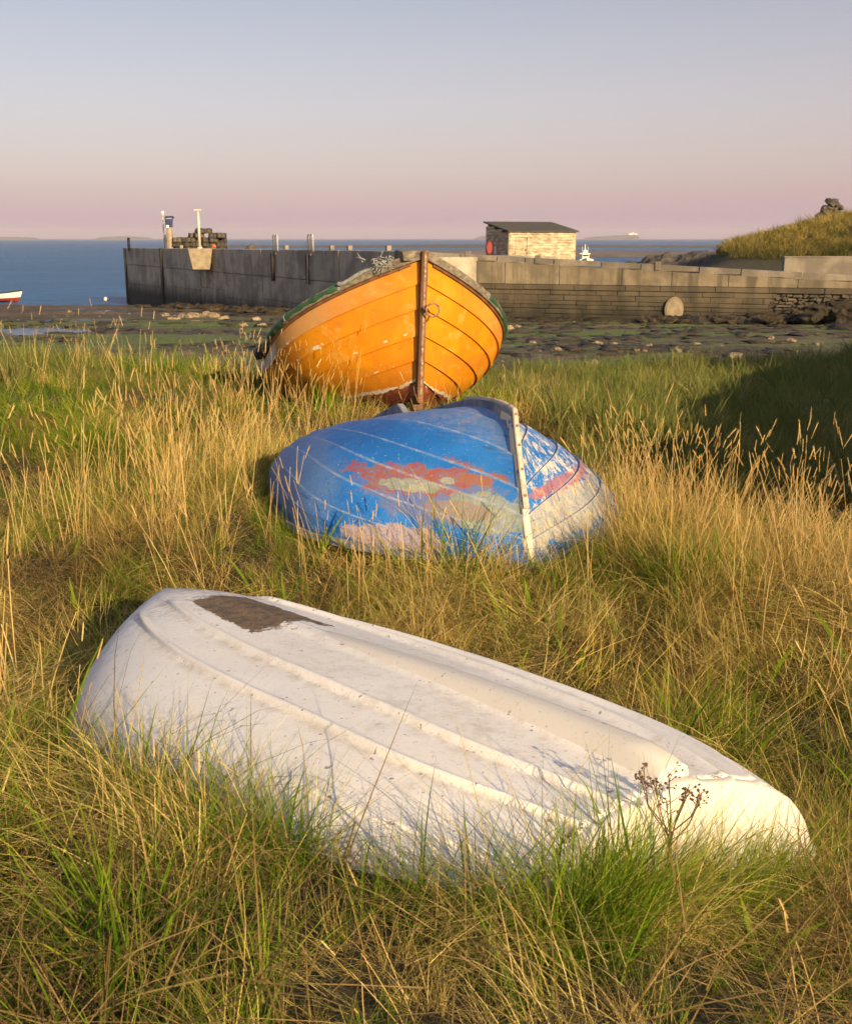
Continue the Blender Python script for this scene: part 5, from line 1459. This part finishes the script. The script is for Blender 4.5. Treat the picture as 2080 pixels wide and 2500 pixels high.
# stalks with seed heads: sparse everywhere, dense in the clumps the photograph shows
CL = [(1.25, 5.3, .32, .35, 44, .72), (1.65, 4.7, .28, .3, 30, .66), (.95, 5.9, .2, .25, 14, .72), (1.9, 4.1, .25, .3, 16, .62), (-1.45, 6.1, .3, .6, 20, .8), (-1.2, 7.6, .35, .5, 14, .85), (-2.0, 5.0, .3, .5, 5, .7), (-2.4, 4.2, .4, .4, 7, .75), (-.9, 5.2, .2, .3, 8, .6), (-1.7, 10.6, .5, .4, 18, .8), (-4.6, 12.5, .8, .8, 14, .9), (-.9, 15.2, .4, .3, 10, 1.0), (-2.8, 6.2, .6, .8, 6, .7), (2.7, 7.2, .15, .2, 6, .6), (1.0, 10.0, .25, .2, 8, .6)]
CS = [(.0, 4.35, .5, .12, 16, 1.1), (-.3, 4.6, .3, .1, 10, 1.1), (-1.6, 3.2, .3, .4, 12, 1.3), (2.0, 3.2, .4, .5, 16, 1.3), (1.5, 2.6, .25, .4, 8, 1.2), (-1.15, 2.2, .18, .35, 9, 1.1), (-.55, 1.6, .3, .12, 5, .7), (.1, 1.25, .4, .1, 3, .6), (.8, 1.5, .2, .12, 3, .65), (-1.0, 1.4, .4, .25, 5, .8), (1.2, 3.6, .4, .3, 8, 1.2), (.9, 1.2, .3, .2, 3, .7)]
sx_, sy_, ss_ = [], [], []
for cx, cy, rx, ry, n, sc in CL:
    sx_.append(rng.normal(cx, rx, n)); sy_.append(rng.normal(cy, ry, n)); ss_.append(np.full(n, sc))
xx, yy = collect((3.6, 5, .4), (5, 10, .4), (10, 18, .3)); sx_.append(xx); sy_.append(yy); ss_.append(np.full(len(xx), .72))
x, y, sc = np.concatenate(sx_), np.concatenate(sy_), np.concatenate(ss_)
k = np.ones(len(x), bool)
for P in POLY: k &= ~inside(P, x, y)
k &= (y > 1.05) & (lee(x, y) < .4)
x, y, sc = x[k], y[k], sc[k]
emit('seed_stalks', C_stalk, 8, x, y, 1.0, M['g_stalk'], 'tall straw coloured seed stalks standing above the grass', hvar=.18, tilt=.07, hfn=lambda a, b: sc)

sx_, sy_, ss_ = [], [], []
for cx, cy, rx, ry, n, sc_ in CS:
    sx_.append(rng.normal(cx, rx, n)); sy_.append(rng.normal(cy, ry, n)); ss_.append(np.full(n, sc_))
x, y, sc2 = np.concatenate(sx_), np.concatenate(sy_), np.concatenate(ss_); k = y > .95
for P in POLY: k &= ~inside(P, x, y)
x, y, sc2 = x[k], y[k], sc2[k]
emit('short_seed_stalks', C_short, 8, x, y, 1.0, M['g_stalk'], 'short seed stalks among the near grass', hvar=.18, tilt=.12, hfn=lambda a, b: sc2)

# thicker tufts growing up against the near side and transom of the dinghy and round the blue boat
ex, ey = [], []
for Pq, n, lim in ((QW, 300, 2.9), (QB, 200, 6.2)):
    o_ = outline(Pq, 60); c_ = o_.mean(0)
    seg = rng.integers(0, len(o_) - 1, n); f_ = rng.uniform(0, 1, n)[:, None]; p_ = o_[seg] * (1 - f_) + o_[seg + 1] * f_
    if Pq is QW:      # the transom edge closes the outline
        m_ = n // 3; f_ = rng.uniform(0, 1, m_)[:, None]; a_ = to_world(hull(np.array(1.), np.array(1.), 1, QW), QW)[:2]; b_ = to_world(hull(np.array(1.), np.array(1.), -1, QW), QW)[:2]; p_[:m_] = a_ * (1 - f_) + b_ * f_
    d_ = (p_ - c_); d_ /= np.linalg.norm(d_, axis=1, keepdims=True); p_ = p_ + d_ * np.abs(rng.normal(.03, .09, n))[:, None]
    k_ = p_[:, 1] < lim; ex.append(p_[k_, 0]); ey.append(p_[k_, 1])
x, y = np.concatenate(ex), np.concatenate(ey); k = np.ones(len(x), bool)
for P in POLY: k &= ~inside(P, x, y)
x, y = x[k], y[k]; h2 = rng.uniform(0, 1, len(x)) < .62
edge_h = lambda a, b: np.where(a > .45, .8, np.where(a < -.75, .6, .9)) * np.where(b > 4, .85, 1.0)
emit('edge_grass', C_green, 7, x[h2], y[h2], .82, M['g_green'], 'green grass growing up against the upturned boats', hfn=edge_h)
emit('edge_dry_grass', C_straw, 7, x[~h2], y[~h2], .72, M['g_straw'], 'dry grass growing up against the upturned boats', hfn=edge_h)

# extra straw around the tall clumps
bx, by = [], []
for cx, cy, rx, ry, n, s_ in CL[:7]: bx.append(rng.normal(cx, rx * 1.2, n * 4)); by.append(rng.normal(cy, ry * 1.2, n * 4))
x, y = np.concatenate(bx), np.concatenate(by); k = np.ones(len(x), bool)
for P in POLY: k &= ~inside(P, x, y)
k &= lee(x, y) < .5
emit('tall_dry_grass', C_straw, 7, x[k], y[k], .95, M['g_straw'], 'tall dry grass in the thick clumps')

# darker grass along the back of the bank and on the headland
x = np.concatenate([rng.uniform(-7, 9, 2600), rng.uniform(1, 7, 2200)]); y = np.concatenate([edge_y(x[:2600]) + rng.normal(-1.2, 1.5, 2600), rng.uniform(7.5, 17, 2200)]); k = (np.arange(len(x)) < 2600) | (lee(x, y) > rng.uniform(.1, .9, len(x)))
for P in POLY: k &= ~inside(P, x, y)
emit('shore_grass', C_far, 5, x[k], y[k], .95, M['g_dull'], 'dark green shore grass at the back edge of the bank', hvar=.55, hfn=lambda a, b: .5 + .9 * fbm(a * .9, b * .9, 44, 3), tilt=.3)
x = rng.uniform(15, 46, 5200); y = rng.uniform(60.5, 80, 5200); hz = headland(x, y); k = hz > .35
M['g_hill'] = mat_grass('headland_grass', [(0, (.05, .075, .020)), (.5, (.14, .125, .035)), (1, (.40, .28, .10))], .3, .6, rough_scale=.5)
C_hill0 = variants('hill_tuft', lambda: tuft_green(40, .20, .14, .50, .0085), M['g_hill'], 5)
emit('headland_grass', C_hill0, 5, x[k], y[k], 1.25, M['g_hill'], 'rough grass on the headland', hvar=.65, groundfn=headland)
x = rng.uniform(18, 46, 5200); y = rng.uniform(66, 79, 5200); hz = headland(x, y); k = (hz > .7) & (rng.uniform(0, 1, 5200) < np.clip((y - 64) / 9, .15, 1))
C_hill = variants('hill_straw', lambda: tuft_straw(40, .2, .25, .6, .010), M['g_straw'], 4)
emit('headland_dry_grass', C_hill, 4, x[k], y[k], 1.1, M['g_straw'], 'dry grass on the top of the headland', hvar=.4, groundfn=headland)


# ------------------------------------------------------------------ single dead plants
M['dead_stem'] = worn('dead_brown_stem', (0.17, 0.085, 0.045), (0.09, 0.045, 0.03), 40, .9)


def umbel(name, base, h, spread_, n_main, label, seed, heads=True, group=None, lean=(0, 0)):
    r4 = random.Random(seed); base = Vector(base); e = empty(name, base, label, 'plant', group); k = 0
    L = Vector((lean[0], lean[1], 0))
    top = base + Vector((0, 0, h * .55)) + L * .5
    MB().tube([base - Vector((0, 0, .03)), base + Vector((0, 0, h * .3)) + L * .2 + Vector((r4.gauss(0, .005), 0, 0)), top], [.0034, .0030, .0024], 6).build('stem', M['dead_stem'], e, smooth=True)
    br = MB(); hd = MB()
    for i in range(n_main):
        a = 2 * math.pi * i / n_main + r4.uniform(-.3, .3); st_ = top - Vector((0, 0, h * .18 * r4.uniform(0, 1)))
        end = base + L + Vector((math.cos(a) * spread_ * r4.uniform(.35, 1), math.sin(a) * spread_ * r4.uniform(.35, 1), h * r4.uniform(.80, 1.0)))
        m_ = (st_ + end) / 2 + Vector((r4.gauss(0, .006), r4.gauss(0, .006), -.008)); br.tube([st_, m_, end], [.0015, .0013, .0010], 5)
        for j in range(6):
            f_ = r4.uniform(.45, 1); p0 = m_ + (end - m_) * f_; p1 = p0 + Vector((r4.gauss(0, .016), r4.gauss(0, .016), abs(r4.gauss(.02, .012)))) * (h / .45)
            br.tube([p0, p1], [.0009, .0007], 4)
            for _ in range(2):
                c_ = p1 + Vector((r4.gauss(0, .003), r4.gauss(0, .003), r4.gauss(0, .003))); s_ = r4.uniform(.0022, .0038)
                hd.add([c_ + Vector(d) * s_ for d in ((1, 0, 0), (-1, 0, 0), (0, 1, 0), (0, -1, 0), (0, 0, 1), (0, 0, -1))], [(0, 2, 4), (2, 1, 4), (1, 3, 4), (3, 0, 4), (2, 0, 5), (1, 2, 5), (3, 1, 5), (0, 3, 5)])
    br.build('branches', M['dead_stem'], e); sh_ = hd.build('seed_heads', M['dead_stem'], e); sh_['kind'] = 'stuff'
    return e


gz = lambda x, y: float(ground(np.array(x), np.array(y)))
px_ = at(1643, 1905, 1.84); umbel('dead_umbel_plant', (px_.x, 1.84, gz(px_.x, 1.84)), px_.z + .03 - gz(px_.x, 1.84), .075, 9, 'dead brown branching seed plant standing in front of the white dinghy transom', 3)
for i, (px, py, Y, sp_, lab) in enumerate(((300, 940, 8.2, .30, 'bushy dead brown plant in the grass left of the yellow boat, the leftmost tall one'), (480, 940, 8.0, .32, 'bushy dead brown seed plant in the grass between the yellow boat and the left clumps'), (320, 1010, 7.4, .12, 'tall thin reddish dead stem among the left grass'))):
    q = at(px, py, Y); g_ = gz(q.x, Y); e = umbel('dead_seed_plant', (q.x, Y, g_), max(q.z - g_, .4), sp_, 12 if i < 2 else 6, lab, 20 + i)
# litter on the shore to the right
M['litter'] = worn('pale_plastic', (0.55, 0.58, 0.60), (0.35, 0.38, 0.42), 9, .5)
for i, (px, py, Y, w_, lab) in enumerate(((1978, 962, 13.2, .20, 'scrap of pale plastic on the dark shore at the right, the upper one'), (1985, 985, 12.6, .16, 'rounded pale plastic scrap just below the upper one at the right'), (2010, 1030, 11.2, .16, 'crumpled white plastic scrap on the dark grass at the right edge'))):
    q = at(px, py, Y); me = lump_mesh('plastic_scrap', 300 + i, .9, 3, (w_, w_ * .5, .05)); o = link_mesh('plastic_scrap', me, M['litter']); o.location = (q.x, Y, gz(q.x, Y) + .10); o.rotation_euler = (.2, -.1, i * .8); tag(o, lab, 'litter', 'litter on the shore')

# ------------------------------------------------------------------ air
hz_ = MB(); hz_.box((0, 3900, 22), (8600, 4200, 40))
m = bpy.data.materials.new('haze_air'); m.use_nodes = True; nt = m.node_tree; nt.nodes.clear()
vol = nt.nodes.new('ShaderNodeVolumePrincipled'); vol.inputs['Color'].default_value = (0.92, 0.86, 0.90, 1); vol.inputs['Density'].default_value = 0.00009; vol.inputs['Anisotropy'].default_value = 0.0
ou = nt.nodes.new('ShaderNodeOutputMaterial'); nt.links.new(vol.outputs[0], ou.inputs['Volume'])
ho = hz_.build('haze', m); ho['kind'] = 'stuff'
